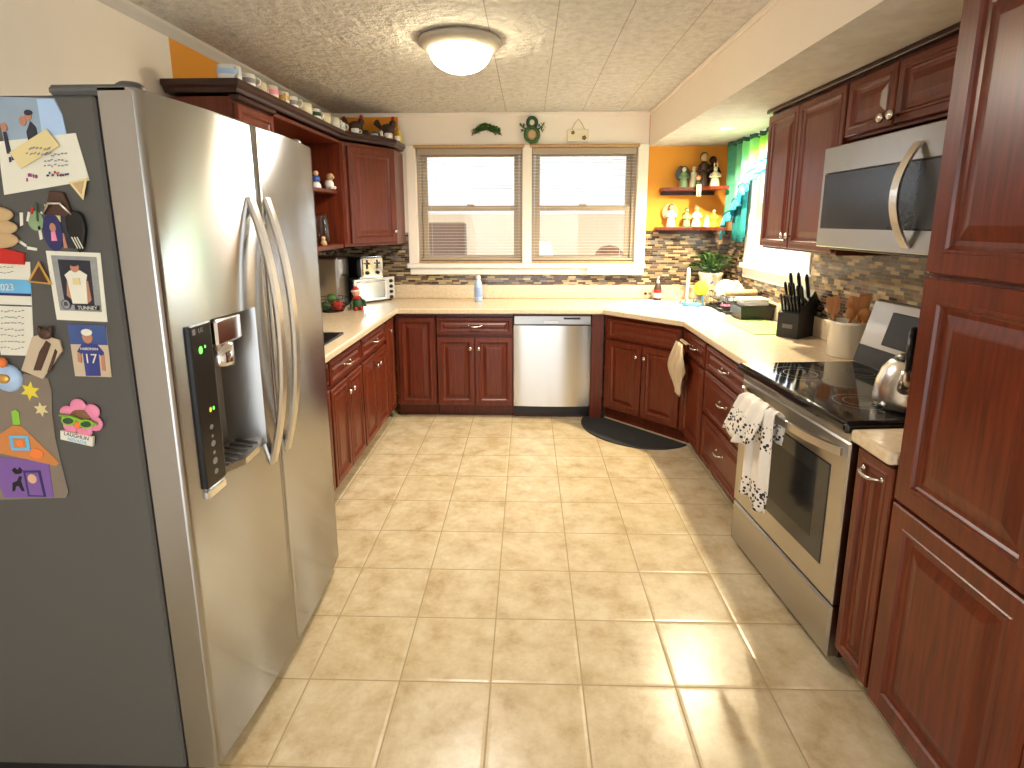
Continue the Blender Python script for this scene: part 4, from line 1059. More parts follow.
t = thing('rolling_pin', 'pale wooden rolling pin with dark end laid across the dish rack', 'rolling pin', (2.215, 2.315, CZ+.1455), .02)
b = MB(); Xr = Matrix.Rotation(PI/2, 4, 'Y'); b.lathe([(0, -.11), (.022, -.11), (.024, -.105), (.024, .105), (.022, .11), (0, .11)], 20, None, Xr); b.build('roller', 'pale_wood', t)
for s_, m_ in ((-1, 'white'), (1, 'black')):
    b = MB(); b.lathe([(.008, .11), (.015, .125), (.017, .15), (.012, .165), (0, .168)], 14, None, Xr if s_ > 0 else Matrix.Rotation(-PI/2, 4, 'Y')); b.build('handle', m_, t)
t = thing('bottle_stopper', 'white ball topped stopper bottle standing in the dish rack', 'bottle', (RX+.0, RY-.05, CZ+.034), 0)
b = MB(); b.lathe([(0, 0), (.022, 0), (.024, .07), (.010, .10), (.009, .135)], 18); b.build('bottle_body', 'jar', t)
b = MB(); b.lathe([(.01, .135), (.011, .15)], 12); b.ball((0, 0, .168), .021); b.build('stopper', 'white', t)
b = MB(); b.box(-.15, .13, -.24, .24, 0, .005, .002); o = b.build('drying_mat', 'mat_green', loc=(2.165, 1.80, CZ), rot=(0, 0, .03)); tag(o, 'light green drying mat on the right counter under the window', 'mat')

# ---- knife block
t = thing('knife_block', 'black wooden knife block on the right counter under the wall cabinet', 'knife block', (2.235, 1.53, CZ), math.radians(-52))
# local: y is toward the back of the block; slanted top faces the front
KB = 1.2
prof = [(y*KB, z*KB) for y, z in ((-.075, 0), (.10, 0), (.115, .155), (.06, .215), (-.075, .115))]
b = MB(); b.add([(-.06, y, z) for y, z in prof]+[(.06, y, z) for y, z in prof], [(0, 1, 2, 3, 4), (9, 8, 7, 6, 5)]+[(i, (i+1) % 5, (i+1) % 5+5, i+5) for i in range(5)]); bl = b.build('block', 'black_soft', t, bevel=.004)
b = MB(); b.box(-.028, .028, -.092, -.0895, .055, .078, .001); b.build('metal_badge', 'hinge_gray', bl)
# front row of steak knives and a back row of tall handles
sl = Vector((0, .135, .10)).normalized(); nr = Vector((0, -.10, .135)).normalized()
kn = []
for r, (q, cnt, L, wd) in enumerate(((.12, 6, .085, .0085), (.40, 5, .11, .0105), (.72, 3, .125, .013))):
    for i in range(cnt):
        x = (-.044+.088*i/(cnt-1)); p0 = Vector((x, (-.075+.135*q)*KB, (.115+.10*q)*KB))
        ax = (nr*.8+Vector((0, 0, .6))).normalized()
        kn.append((p0, ax, L*1.1*random.uniform(.93, 1.07), wd*1.1, r))
for i, (p0, ax, L, wd, r) in enumerate(kn):
    rowtxt = ['front row', 'middle row', 'back row'][r]
    root = thing('knife', 'black handled knife in the %s of the knife block' % rowtxt, 'knife', Matrix.Translation(t.location) @ rz(math.radians(-52)) @ p0, math.radians(-52), 'knives in the %s of the knife block' % rowtxt)
    b = MB(); b.tube([-ax*.004, ax*L*.12, ax*L*.5, ax*L*.85, ax*L], [wd*.8, wd, wd*.9, wd*1.05, wd*.6], 8, flat=.62); b.build('handle', 'black', root)
    b = MB(); b.tube([-ax*.012, ax*.001], [wd*.75, wd*.85], 8, flat=.6); b.build('bolster', 'nickel', root)

# ---- crock with wooden utensils
t = thing('utensil_crock', 'cream stoneware crock on the right counter beside the range', 'crock', (2.262, 1.06, CZ), 0)
b = MB(); b.lathe([(0, 0), (.082, 0), (.086, .006), (.086, .155), (.09, .16), (.09, .172), (.08, .172), (.079, .012), (0, .01)], 36); b.build('pot', 'cream_glaze', t)
UT = [('wide wooden spatula at the window side of the crock', -.03, .035, -.10, .12, .030, 'spat'), ('slim wooden spoon leaning left of the middle of the crock', -.02, -.03, -.02, -.06, .022, 'spoon'),
      ('dark wooden spoon standing tallest in the crock', .01, .03, .06, .03, .026, 'spoon'), ('wooden turner standing in the middle of the crock', .02, -.01, .02, -.03, .027, 'spat'),
      ('round wooden spoon leaning toward the range', .02, -.03, .05, -.17, .028, 'spoon'), ('wooden slotted turner behind the other utensils in the crock', .03, .0, .12, .01, .026, 'spat')]
for i, (lb, x, y, lx, ly, wd, kd) in enumerate(UT):
    L = (.23, .235, .28, .24, .22, .26)[i]; ax = Vector((lx, ly, 1)).normalized(); p0 = Vector((2.262+x, 1.06+y, CZ+.014))
    root = thing('wooden_spoon' if kd == 'spoon' else 'wooden_spatula', lb, 'utensil', p0, 0, 'wooden utensils in the crock')
    b = MB(); b.tube([(0, 0, 0), ax*L*.6, ax*L*.78], [.006, .006, .008], 8); b.build('handle', 'spoon_wood', root)
    vw = (CAM-p0); vw.z = 0; vw.normalize(); sd = ax.cross(vw).normalized(); c0 = ax*(L*.74)
    b = MB()
    if kd == 'spoon': 
        Q = Matrix((sd, vw, ax)).transposed().to_4x4(); b.ball((0, 0, 0), (wd, .008, wd*1.35), n=18, X=Matrix.Translation(ax*(L*.74+wd*1.1)) @ Q)
    else:
        Q = Matrix((sd, vw, ax)).transposed().to_4x4(); b.prism_xz([(-.008, 0), (.008, 0), (wd*.9, .03), (wd, .10), (-wd, .092), (-wd*.9, .03)], -.003, .003, None, Matrix.Translation(c0) @ Q)
    b.build('spoon_bowl' if kd == 'spoon' else 'blade', 'spoon_wood', root)

# ---- kettle on the range
kp = Vector((2.005, .245, .8885))
t = thing('kettle', 'stainless kettle with black handle on the near burner of the range', 'kettle', kp, .9)
b = MB(); b.lathe([(0, 0), (.085, 0), (.094, .008), (.097, .035), (.092, .085), (.078, .13), (.058, .158), (.045, .166)], 36); b.build('body', 'chrome_soft' if 'chrome_soft' in M else 'nickel', t)
b = MB(); b.lathe([(.047, .164), (.046, .172), (.03, .182), (.012, .186)], 28); b.lathe([(.012, .185), (.017, .195), (.014, .21), (0, .214)], 16); b.build('lid', 'black', t)
b = MB(); b.tube([(-.085, 0, .085), (-.118, 0, .115), (-.135, 0, .15)], [.024, .017, .012], 12); b.build('spout', 'nickel', t)
b = MB(); b.tube([(-.072, 0, .14), (-.085, 0, .20), (-.06, 0, .25), (0, 0, .265), (.06, 0, .25), (.085, 0, .20), (.072, 0, .14)], [.008, .011, .013, .014, .013, .011, .008], 10, flat=.8); b.build('handle', 'black', t)

# ---- towels
t_ = NT('print_towel'); P = t_.coord('Object'); sp = t_.add('ShaderNodeSeparateXYZ'); t_.lk(P, sp.inputs[0])
vo = t_.add('ShaderNodeTexVoronoi'); vo.inputs['Scale'].default_value = 60; t_.lk(P, vo.inputs['Vector'])
n0 = t_.noise(P, 28, 2)
mA = t_.math('LESS_THAN', t_.math('ABSOLUTE', t_.math('ADD', sp.outputs[2], .355)), .05)
mB = t_.math('LESS_THAN', t_.math('ABSOLUTE', t_.math('ADD', sp.outputs[2], .10)), .05)
band = t_.math('MULTIPLY', t_.math('MAXIMUM', mA, mB), t_.math('LESS_THAN', t_.math('ADD', vo.outputs['Distance'], t_.math('MULTIPLY', n0, .5)), .62))
M['print_towel'] = t_.set(Base_Color=t_.mix(band, sr(234, 226, 214), sr(42, 42, 50)), Roughness=.95)
Xt = Matrix.Translation((1.695, .850, 0)) @ rz(ra)
root_p = Xt @ Vector((.17, -.045, .80))
b = MB()
def drape(x0, w0, w1, path, amp, ph, skew=0):
    n = len(path)
    def f(u, v):
        k = v*(n-1); i = min(int(k), n-2); q = k-i
        y = path[i][0]*(1-q)+path[i+1][0]*q; z = path[i][1]*(1-q)+path[i+1][1]*q
        w = w0+(w1-w0)*min(1, v*1.5); fold = amp*(.35+.65*v)*math.sin(u*PI*3+ph+1.2*v)
        return (x0+(u-.5)*w+skew*v*v+.006*math.sin(9*v+ph), y-abs(fold)*.8-fold*.4, z+.01*math.sin(u*7+ph)*(v > .9))
    b.grid(f, 22, 26)
drape(.375, .135, .175, [(.012, -.12), (.016, -.03), (.008, .0), (-.008, .013), (-.024, .004), (-.03, -.05), (-.03, -.18), (-.028, -.31), (-.03, -.40)], .020, .3, -.01)
drape(.32, .10, .21, [(.010, -.10), (.014, -.02), (.004, .006), (-.012, .019), (-.034, .006), (-.052, -.05), (-.066, -.10), (-.075, -.165)], .022, 1.4, -.055)
b.v = [(p[0]-.17, p[1]-.012, p[2]-.0) for p in b.v]
o = b.build('dish_towel', 'print_towel', loc=Xt @ Vector((.17, -.047, .80)), rot=(0, 0, ra), solid=.003); tag(o, 'white dish towel with black print draped over the oven door handle', 'towel')
b = MB()
def f(u, v):
    w = .15+.09*math.sin(PI*min(1, v*1.25))**1.0-.05*(v > .85)*(v-.85)/.15
    y = -.036-.055*abs(math.sin(u*PI*2.5+.6+v*2))*(.45+.55*math.sin(PI*min(1, v*1.1)))
    return ((u-.5)*w+.016*math.sin(v*7), y, .02-.335*v-.02*abs(u-.5)*v)
b.grid(f, 16, 22); b.grid(lambda u, v: ((u-.5)*.15, -.034+.026*v, .02+.01*math.sin(PI*v)), 10, 4)
o = b.build('hand_towel', 'towel', loc=(1.766, 1.955, .715), rot=(0, 0, R90), solid=.006); tag(o, 'beige towel hanging on the narrow base cabinet right of the sink', 'towel')
# ---- floor mat
b = MB(); n = 40; pts = []
for i in range(n+1):
    a = PI+PI*i/n; pts.append((.43*math.cos(a), .35*math.sin(a)))
b.prism(pts, 0, .010)
mid = Vector((1.515, 2.262)); o = b.build('floor_mat', 'rubber', loc=(mid.x+.01, mid.y+.075, 0), rot=(0, 0, da), bevel=.004); tag(o, 'dark half-round rubber mat on the floor in front of the sink cabinet', 'mat')

# ------------------------------------------------------------------ over the windows
t = thing('greenery_swag', 'small green leafy swag on the wall above the left back window', 'decoration', (.395, YB, 2.205))
b = MB(); b.tube([(-.10, -.012, 0), (-.05, -.014, .02), (0, -.014, .028), (.05, -.014, .02), (.10, -.012, 0)], .005, 6); b.build('stem', 'brown', t)
b = MB()
for i in range(190):
    x = random.uniform(-.105, .105); zc = .04*(1-(x/.105)**2); leaf(b, (x, -.016-random.random()*.014, zc+random.uniform(-.02, .024)), (random.uniform(-1, 1), -.5, random.uniform(-.3, 1.2)), random.uniform(.022, .04), .012)
b.build('leaves', 'green', t, solid=.0006)
t = thing('wreath_figure', 'snowman shaped wreath of greenery standing over the middle of the back windows', 'decoration', (.757, YB-.03, 2.128))
for nm, cz, R in (('lower_ring', .062, .052), ('upper_ring', .155, .034)):
    b = MB(); b.tube([(R*math.cos(2*PI*i/30), -.0, cz+R*1.08*math.sin(2*PI*i/30)) for i in range(31)], .014, 8)
    for i in range(110):
        a = random.uniform(0, 2*PI); leaf(b, (R*math.cos(a), -.006, cz+R*1.08*math.sin(a)), (math.cos(a)+random.uniform(-.8, .8), -.6, math.sin(a)+random.uniform(-.8, .8)), .018, .005)
    b.build(nm, 'green' if nm == 'lower_ring' else 'deep_green', t)
for s_ in (-1, 1):
    b = MB()
    b.tube([(s_*.04, 0, .10), (s_*.075, -.004, .12), (s_*.095, -.004, .15)], .006, 6)
    for i in range(22): leaf(b, (s_*random.uniform(.05, .095), -.006, random.uniform(.09, .15)), (s_*random.uniform(-.3, 1), -.5, random.uniform(-.6, 1)), .022, .006)
    b.build('branch_arm', 'green', t)
b = MB(); b.ball((0, .006, .062), (.038, .006, .040)); b.build('belly', 'tan', t)
b = MB(); b.ball((0, .006, .155), (.024, .006, .026)); b.build('face', 'ivory', t)
t = thing('hanging_plaque', 'small cream plaque with wire hanger on the wall over the right part of the windows', 'plaque', (1.126, YB, 2.135))
b = MB(); b.box(-.085, .085, -.02, -.002, 0, .095, .004); pl = b.build('board', 'ivory', t)
b = MB(); b.tube([(-.05, -.011, .095), (-.03, -.011, .14), (0, -.011, .175), (.03, -.011, .14), (.05, -.011, .095)], .003, 6); b.build('wire_hanger', 'tan', t)
for x, z, r in ((-.042, .07, .013), (.048, .03, .016)):
    b = MB()
    for k in range(5): b.ball((x+r*.7*math.cos(k*1.26), -.024, z+r*.7*math.sin(k*1.26)), (r*.5, .004, r*.5), n=8)
    b.build('flower', 'mid_brown', pl)

# ------------------------------------------------------------------ corner shelves and figurines
for z, lb, pts in ((1.745, 'upper dark wood corner shelf crowded with figurines right of the windows', [(1.79, 3.085), (1.79, 2.985), (2.03, 2.955), (2.12, 2.82), (2.232, 2.74), (2.232, 3.085)]),
                   (1.437, 'lower dark wood corner shelf just above the mosaic tiles', [(1.765, 3.085), (1.765, 3.00), (2.04, 2.965), (2.13, 2.84), (2.232, 2.76), (2.232, 3.085)])):
    b = MB(); b.prism(pts, 0, .026); o = b.build('corner_shelf', 'cherry', loc=(0, 0, z), bevel=.004); 
    tag(o, lb, 'shelf'); b2 = MB(); b2.box(1.80, 2.232, 3.07, 3.085, -.03, 0); b2.build('cleat', 'cherry_dark', o)
ZA, ZB = 1.771, 1.463
FG = 'figurines on the corner shelves'
def fig(label, x, y, z, h, robe, head='skin', hair=None, wings=None, arms=True, rot=.0, ears=None, wide=1.0, hat=None):
    t = thing('figurine', label, 'figurine', (x, y, z), rot, FG); s = h/.17
    b = MB(); b.lathe([(r*s*wide, q*s) for r, q in ((0, 0), (.036, 0), (.037, .008), (.030, .05), (.024, .085), (.027, .105), (.018, .122), (.009, .128))], 18); b.build('robe', robe, t)
    b = MB(); b.ball((0, -.002*s, .146*s), (.018*s, .018*s, .021*s)); b.ball((0, -.02*s, .143*s), (.004*s, .005*s, .004*s), n=6); hd = b.build('head', head, t)
    if hair: b = MB(); b.ball((0, .004*s, .152*s), (.0205*s, .019*s, .02*s)); b.build('hair', hair, hd)
    if hat: b = MB(); b.lathe([(.03*s, .158*s), (.028*s, .162*s), (.018*s, .164*s), (.015*s, .184*s), (0, .187*s)], 14); b.build('hat', hat, hd)
    if ears:
        for k in (-1, 1): b = MB(); b.ball((k*.012*s, .0, .178*s), (.006*s, .005*s, .024*s), n=8); b.build('ear', ears, hd)
    if arms:
        for k in (-1, 1): b = MB(); b.tube([(k*.025*s*wide, 0, .108*s), (k*.036*s*wide, -.016*s, .08*s), (k*.010*s, -.034*s, .078*s)], [.009*s, .009*s, .007*s], 8); b.build('arm', robe, t)
    if wings:
        for k in (-1, 1):
            b = MB(); b.grid(lambda u, v: (k*(.008+.055*u*math.sin(PI*(.2+.7*v)))*s, (.026+.01*u)*s, (.06+.115*v)*s), 6, 10); b.build('wing', wings, t, solid=.004*s)
    return t
fig('gray green angel figurine with two wings at the left end of the upper corner shelf', 1.965, 3.02, ZA, .165, 'sage', 'ivory', 'brown', 'hinge_gray')
fig('slim white figurine second from the left on the upper corner shelf', 2.05, 3.04, ZA, .17, 'ivory', 'ivory', None, None, False)
fig('tall dark brown bear figurine with white chest on the upper corner shelf', 2.118, 3.015, ZA, .27, 'brown', 'tan', 'brown', None, True, 0, None, .8)
fig('cream rabbit figurine with upright ears on the upper corner shelf', 2.175, 2.90, ZA, .155, 'ivory', 'ivory', None, None, True, -.3, 'ivory', 1.15)
fig('black figurine at the right end of the upper corner shelf by the curtain', 2.195, 3.035, ZA, .24, 'black_soft', 'brown', 'black_soft', None, True, 0)
t = thing('shelf_sitter', 'small shelf sitter with orange hair dangling its legs off the upper corner shelf', 'figurine', (2.055, 2.925, ZA), -.1, FG)
b = MB(); b.lathe([(0, .0), (.024, .0), (.02, .03), (.012, .05)], 14); b.build('shirt', 'deep_green', t)
b = MB(); b.ball((0, 0, .066), .018); hd = b.build('head', 'skin', t)
b = MB(); b.ball((0, .003, .074), (.02, .019, .016)); b.build('hair', 'bright_orange', hd)
for k in (-1, 1): b = MB(); b.tube([(k*.010, 0, .010), (k*.010, -.032, .012), (k*.010, -.040, -.03), (k*.010, -.040, -.065)], [.010, .010, .009, .008], 8); b.ball((k*.010, -.046, -.068), (.009, .014, .008), n=8); b.build('leg', 'ivory', t)
fig('white angel figurine with arched wings alone at the left of the lower corner shelf', 1.885, 3.035, ZB, .18, 'ivory', 'skin', 'brown', 'tan', True, 0, None, .95)
fig('gray green figurine beside the cream one on the lower corner shelf', 2.01, 3.03, ZB, .15, 'sage', 'sage', 'deep_green', None, True)
fig('cream robed figurine in the middle of the lower corner shelf', 2.085, 3.02, ZB, .165, 'ivory', 'tan', 'tan', None, True, .2, None, 1.1)
fig('short white figurine right of the cream robed one on the lower corner shelf', 2.155, 2.97, ZB, .095, 'white', 'ivory', None, None, False, 0, None, 1.3)
fig('yellow green figurine at the right end of the lower corner shelf', 2.20, 2.95, ZB, .14, 'star_yellow', 'tan', 'deep_green', None, True)

# ------------------------------------------------------------------ curtain on the right window
t = thing('window_curtain', 'sheer green and blue swag curtain over the window above the right counter', 'curtain', (2.27, 2.90, 2.06))
def local(b, t):
    b.v = [tuple(Vector(p)-t.location) for p in b.v]
def cw(y, k=0): return .022*math.sin(y*46+k)+.008*math.sin(y*17)
Y0, Y1 = 2.93, 1.68
def zb(u):       # diagonal lower edge: low at the corner, high by the cabinets
    return 1.43+.46*min(1, (u*1.25/.62))**.8 if u*1.25 < .62 else 1.89
b = MB(); b.grid(lambda u, v: (2.27+cw(Y0+(Y1-Y0)*u), Y0+(Y1-Y0)*u, 2.088+(zb(u)-2.088)*v), 130, 14); local(b, t); b.build('valance', 'curtain', t, solid=.0012)
b = MB(); b.grid(lambda u, v: (2.262+cw(Y0+(Y1-Y0)*u, .5)-.012*v+.012*math.sin(u*210)*v, Y0+(Y1-Y0)*u, zb(u)+.012-.085*v-.006*math.sin(u*210)*v), 200, 4); local(b, t); b.build('ruffle', 'ruffle', t, solid=.001)
b = MB(); b.tube([(2.258+cw(Y0+(Y1-Y0)*i/60, .5), Y0+(Y1-Y0)*i/60, zb(i/60)+.012) for i in range(61)], .006, 6); local(b, t); b.build('ruffle_trim', 'trim_green', t)
b = MB(); b.grid(lambda u, v: (2.30+.018*math.sin(u*26), 2.80-.22*u, 2.07+(1.37+.02*math.sin(u*14)-2.07)*v), 40, 10); local(b, t); b.build('tail', 'teal', t, solid=.0012)
b = MB(); b.grid(lambda u, v: (2.268+cw(Y0+(Y1-Y0)*u), Y0+(Y1-Y0)*u, 2.088-.028*v+.004*math.sin(u*150)), 130, 2); local(b, t); b.build('heading', 'trim_green', t, solid=.006)
b = MB(); b.tube([(2.285, 2.94, 2.075), (2.285, 1.67, 2.075)], .008, 8); b.tube([(2.285, 2.94, 2.075), (2.37, 2.94, 2.075)], .008, 8); b.tube([(2.285, 1.67, 2.075), (2.37, 1.67, 2.075)], .008, 8); local(b, t); b.build('curtain_rod', 'white', t)

# ------------------------------------------------------------------ papers and magnets on the fridge side (plane y = -0.36)
FY = -.3603
def flat(poly, k, m, b, th=.0012):
    """a thin piece k layers out from the fridge side"""
    y1 = FY-k*.0006; b.prism_xz(poly, y1-th, y1, m)
def mag(name, label, cat, layers, parts=(), k0=0, text=()):
    xs = [p[0] for p in layers[0][0]]; zs_ = [p[1] for p in layers[0][0]]; c0 = (sum(xs)/len(xs), FY, sum(zs_)/len(zs_))
    b = MB()
    for i, (poly, m) in enumerate(layers): flat(poly, k0+(0 if i == 0 else 1.2+.5*i), m, b)
    for txt, x, z, sz, m, r in text:
        vs, fs = text_mesh(txt, sz, .0002); b.add(vs, fs, m, False, TR(x, FY-(k0+len(layers)*.5+3.4)*.0006, z) @ Matrix.Rotation(-r, 4, 'Y') @ RX90)
    o = at(b, name, layers[0][1], c0); tag(o, label, cat, 'papers and magnets on the fridge side')
    return o
def quad(*p): return list(p)
def rect(x0, z0, x1, z1): return [(x0, z0), (x1, z0), (x1, z1), (x0, z1)]
# wedding style photo strip at the top
mag('photo_print', 'bluish photo of a couple at the top edge of the fridge side', 'photo', [
    (quad((-.405, 1.645), (-.262, 1.655), (-.268, 1.735), (-.280, 1.768), (-.410, 1.772)), 'photo_blue'),
    (quad((-.318, 1.655), (-.262, 1.658), (-.268, 1.735), (-.282, 1.766), (-.318, 1.766)), 'pale_blue'),
    (quad((-.350, 1.655), (-.325, 1.655), (-.330, 1.71), (-.340, 1.722), (-.352, 1.70)), 'photo_dark'),
    (ellipse(-.343, 1.733, .008, .010, 12), 'photo_skin'), (ellipse(-.356, 1.722, .008, .010, 12), 'photo_skin'),
    (ellipse(-.341, 1.739, .009, .006, 12), 'photo_dark'),
    (quad((-.402, 1.655), (-.392, 1.655), (-.396, 1.70), (-.403, 1.70)), 'photo_dark'), (ellipse(-.399, 1.71, .007, .009, 10), 'photo_skin')])
def scribble(x, z, w, h, n, m, r=0):
    out = []
    for i in range(n):
        a = x+w*i/n; q = z+h*random.uniform(-.4, .4); l = w/n*random.uniform(.4, .8)
        out.append(([(a, q-h*.25), (a+l, q-h*.2+l*r), (a+l, q+h*.15+l*r), (a, q+h*.1)], m))
    return out
lay = [(quad((-.425, 1.568), (-.228, 1.598), (-.244, 1.697), (-.420, 1.680)), 'paper')]
lay += scribble(-.40, 1.652, .02, .03, 3, 'navy')+scribble(-.368, 1.607, .028, .02, 5, 'magenta_ink')+scribble(-.320, 1.613, .055, .012, 9, 'navy')+scribble(-.30, 1.612, .02, .008, 4, 'red')
for q in range(3): lay += scribble(-.315, 1.652-.011*q, .055, .008, 7, 'ink_soft')
mag('drawing_paper', 'large white sheet with ink sketches under the couple photo', 'paper', lay, k0=2)
lay = [(quad((-.372, 1.623), (-.279, 1.670), (-.302, 1.705), (-.392, 1.657)), 'sticky')]
lay += scribble(-.355, 1.652, .06, .006, 7, 'ink_soft', .5)+scribble(-.345, 1.664, .05, .006, 6, 'ink_soft', .5)
mag('sticky_note', 'yellow paper note stuck on top of the white sheet', 'note', lay, k0=12)
mag('pennant_magnet', 'tan triangular magnet at the lower right corner of the white sheet', 'magnet', [(quad((-.271, 1.594), (-.228, 1.603), (-.244, 1.556)), 'sticky'), (quad((-.262, 1.592), (-.236, 1.597), (-.246, 1.568)), 'tan')], k0=12)
# food magnet at the frame edge
t = thing('sandwich_magnet', 'tan stacked bun magnet at the left edge of the photo', 'magnet', (-.455, FY, 1.49), 0, 'papers and magnets on the fridge side')
b = MB()
for k, (z, r) in enumerate(((-.02, .050), (.008, .052), (.036, .047))): b.ball((0, -.006, z), (r, .006, .0185), n=18)
b.build('bun', 'tan', t)
b = MB(); b.prism_xz(quad((-.05, -.07), (.05, -.075), (.055, -.05), (.0, -.036), (-.05, -.04)), -.006, 0); b.build('filling', 'red', t)
mag('flower_sticker', 'small brown and green cluster magnet beside the tan bun magnet', 'magnet', [(ellipse(-.365, 1.512, .018, .022, 14), 'sage')]+[(quad((-.385+.012*i, 1.512+.016*(i % 2)), (-.381+.012*i, 1.51+.016*(i % 2)), (-.373+.010*i, 1.53+.01*(i % 3)), (-.378+.010*i, 1.532+.01*(i % 3))), ['paper', 'red', 'deep_green', 'paper'][i]) for i in range(4)], k0=0)
for k, (p, lb) in enumerate(((quad((-.402, 1.50), (-.395, 1.503), (-.391, 1.53), (-.398, 1.53)), 'thin white stick magnet between the bun magnet and the cluster magnet'), (quad((-.362, 1.47), (-.355, 1.472), (-.356, 1.50), (-.362, 1.50)), 'thin white stick magnet under the green cluster magnet'),
        (quad((-.420, 1.470), (-.417, 1.476), (-.394, 1.459), (-.397, 1.454)), 'thin white stick magnet slanting down beside the bun magnet'), (quad((-.395, 1.449), (-.394, 1.456), (-.372, 1.452), (-.373, 1.446)), 'thin white stick magnet lying level under the bun magnet'))):
    mag('stick_magnet', lb, 'magnet', [(p, 'paper')])
t = thing('magnet_clip', 'brown bulldog clip magnet holding the small pictures', 'clip', (-.305, FY, 1.545), 0, 'papers and magnets on the fridge side')
b = MB(); b.prism_xz(quad((-.030, -.02), (.032, -.024), (.018, .028), (-.012, .032)), -.010, 0); b.build('jaw', 'brown', t, bevel=.002)
b = MB(); b.tube([(-.03, -.011, -.018), (-.012, -.016, .004), (.014, -.016, .004), (.032, -.011, -.02)], .003, 6); b.build('wire', 'nickel', t)
lay = [(quad((-.340, 1.548), (-.300, 1.54), (-.285, 1.530), (-.290, 1.505), (-.335, 1.515)), 'sticky')]
mag('paper_scrap', 'torn cream paper scrap held by the bulldog clip', 'paper', lay)
lay = [(ellipse(-.328, 1.487, .022, .042, 20), 'navy'), (ellipse(-.326, 1.497, .007, .010, 12), 'photo_skin'), (quad((-.333, 1.468), (-.320, 1.468), (-.322, 1.488), (-.331, 1.488)), 'pink')]
mag('picture_charm', 'oval purple picture charm with a small figure under the clip', 'picture', lay, k0=3)
lay = [(quad((-.312, 1.455), (-.285, 1.45), (-.282, 1.52), (-.306, 1.525)), 'photo_dark'), (quad((-.308, 1.452), (-.300, 1.452), (-.304, 1.485), (-.308, 1.485)), 'photo_skin')]
mag('picture_charm', 'dark blue picture charm between the oval picture and the shoe magnet', 'picture', lay, k0=1)
t = thing('shoe_magnet', 'black sneaker shaped magnet with white stripes', 'magnet', (-.268, FY, 1.488), 0, 'papers and magnets on the fridge side')
b = MB(); b.prism_xz([(.012*math.cos(a)*(1.6)+.004*math.sin(2*a), .046*math.sin(a)) for a in [2*PI*i/24 for i in range(24)]], -.012, -.002); b.build('shoe', 'black', t, bevel=.003)
for k in range(3):
    b = MB(); b.prism_xz(quad((-.012+.006*k, -.012), (-.010+.006*k, -.011), (.0+.006*k, -.036), (-.002+.006*k, -.037)), -.0128, -.0118); b.build('stripe', 'paper', t)
# player card
lay = [(quad((-.352, 1.289), (-.234, 1.284), (-.228, 1.441), (-.352, 1.446)), 'paper'),
    (quad((-.340, 1.311), (-.243, 1.307), (-.238, 1.432), (-.341, 1.436)), 'photo_silver'),
    (quad((-.326, 1.325), (-.257, 1.322), (-.253, 1.424), (-.327, 1.427)), 'photo_dark'),
    (quad((-.318, 1.345), (-.306, 1.335), (-.303, 1.385), (-.312, 1.385)), 'photo_skin'), (quad((-.270, 1.328), (-.262, 1.335), (-.264, 1.378), (-.274, 1.38)), 'photo_skin'),
    (quad((-.307, 1.327), (-.272, 1.326), (-.268, 1.378), (-.264, 1.392), (-.279, 1.402), (-.302, 1.402), (-.316, 1.392), (-.311, 1.38)), 'paper'),
    (ellipse(-.290, 1.410, .010, .0125, 14), 'photo_skin'), (ellipse(-.290, 1.418, .0105, .007, 12), 'photo_dark'),
    (ellipse(-.322, 1.325, .011, .012, 18), 'ink'), (ellipse(-.322, 1.325, .009, .010, 18), 'photo_silver'), (quad((-.327, 1.322), (-.317, 1.322), (-.319, 1.331), (-.325, 1.331)), 'ink'),
    (quad((-.302, 1.313), (-.246, 1.311), (-.245, 1.322), (-.302, 1.324)), 'photo_dark'),
    (quad((-.297, 1.37), (-.281, 1.37), (-.281, 1.385), (-.297, 1.385)), 'sticky')]
mag('player_card', 'white bordered sports card of a player in a white jersey', 'card', lay, text=(('TUNNEY', -.272, 1.317, .0115, 'paper', -.02),), k0=1)
lay = [(quad((-.330, 1.155), (-.243, 1.153), (-.239, 1.276), (-.328, 1.279)), 'photo_sand'), (quad((-.329, 1.232), (-.241, 1.230), (-.239, 1.276), (-.328, 1.279)), 'photo_stadium'),
    (quad((-.303, 1.156), (-.268, 1.156), (-.265, 1.21), (-.256, 1.20), (-.252, 1.212), (-.266, 1.232), (-.300, 1.234), (-.315, 1.215), (-.309, 1.205), (-.302, 1.212)), 'photo_navy'),
    (quad((-.262, 1.17), (-.254, 1.168), (-.252, 1.208), (-.260, 1.204)), 'photo_skin'), (quad((-.316, 1.19), (-.308, 1.188), (-.306, 1.21), (-.314, 1.214)), 'photo_skin'),
    (ellipse(-.285, 1.249, .012, .015, 16), 'photo_skin'), (ellipse(-.285, 1.260, .013, .008, 16), 'paper')]
mag('photo_print', 'photo of a child in a navy jersey numbered 17 below the sports card', 'photo', lay, text=(('17', -.284, 1.197, .032, 'paper', -.02), ('HARDMAN', -.284, 1.221, .0085, 'paper', -.02)), k0=1)
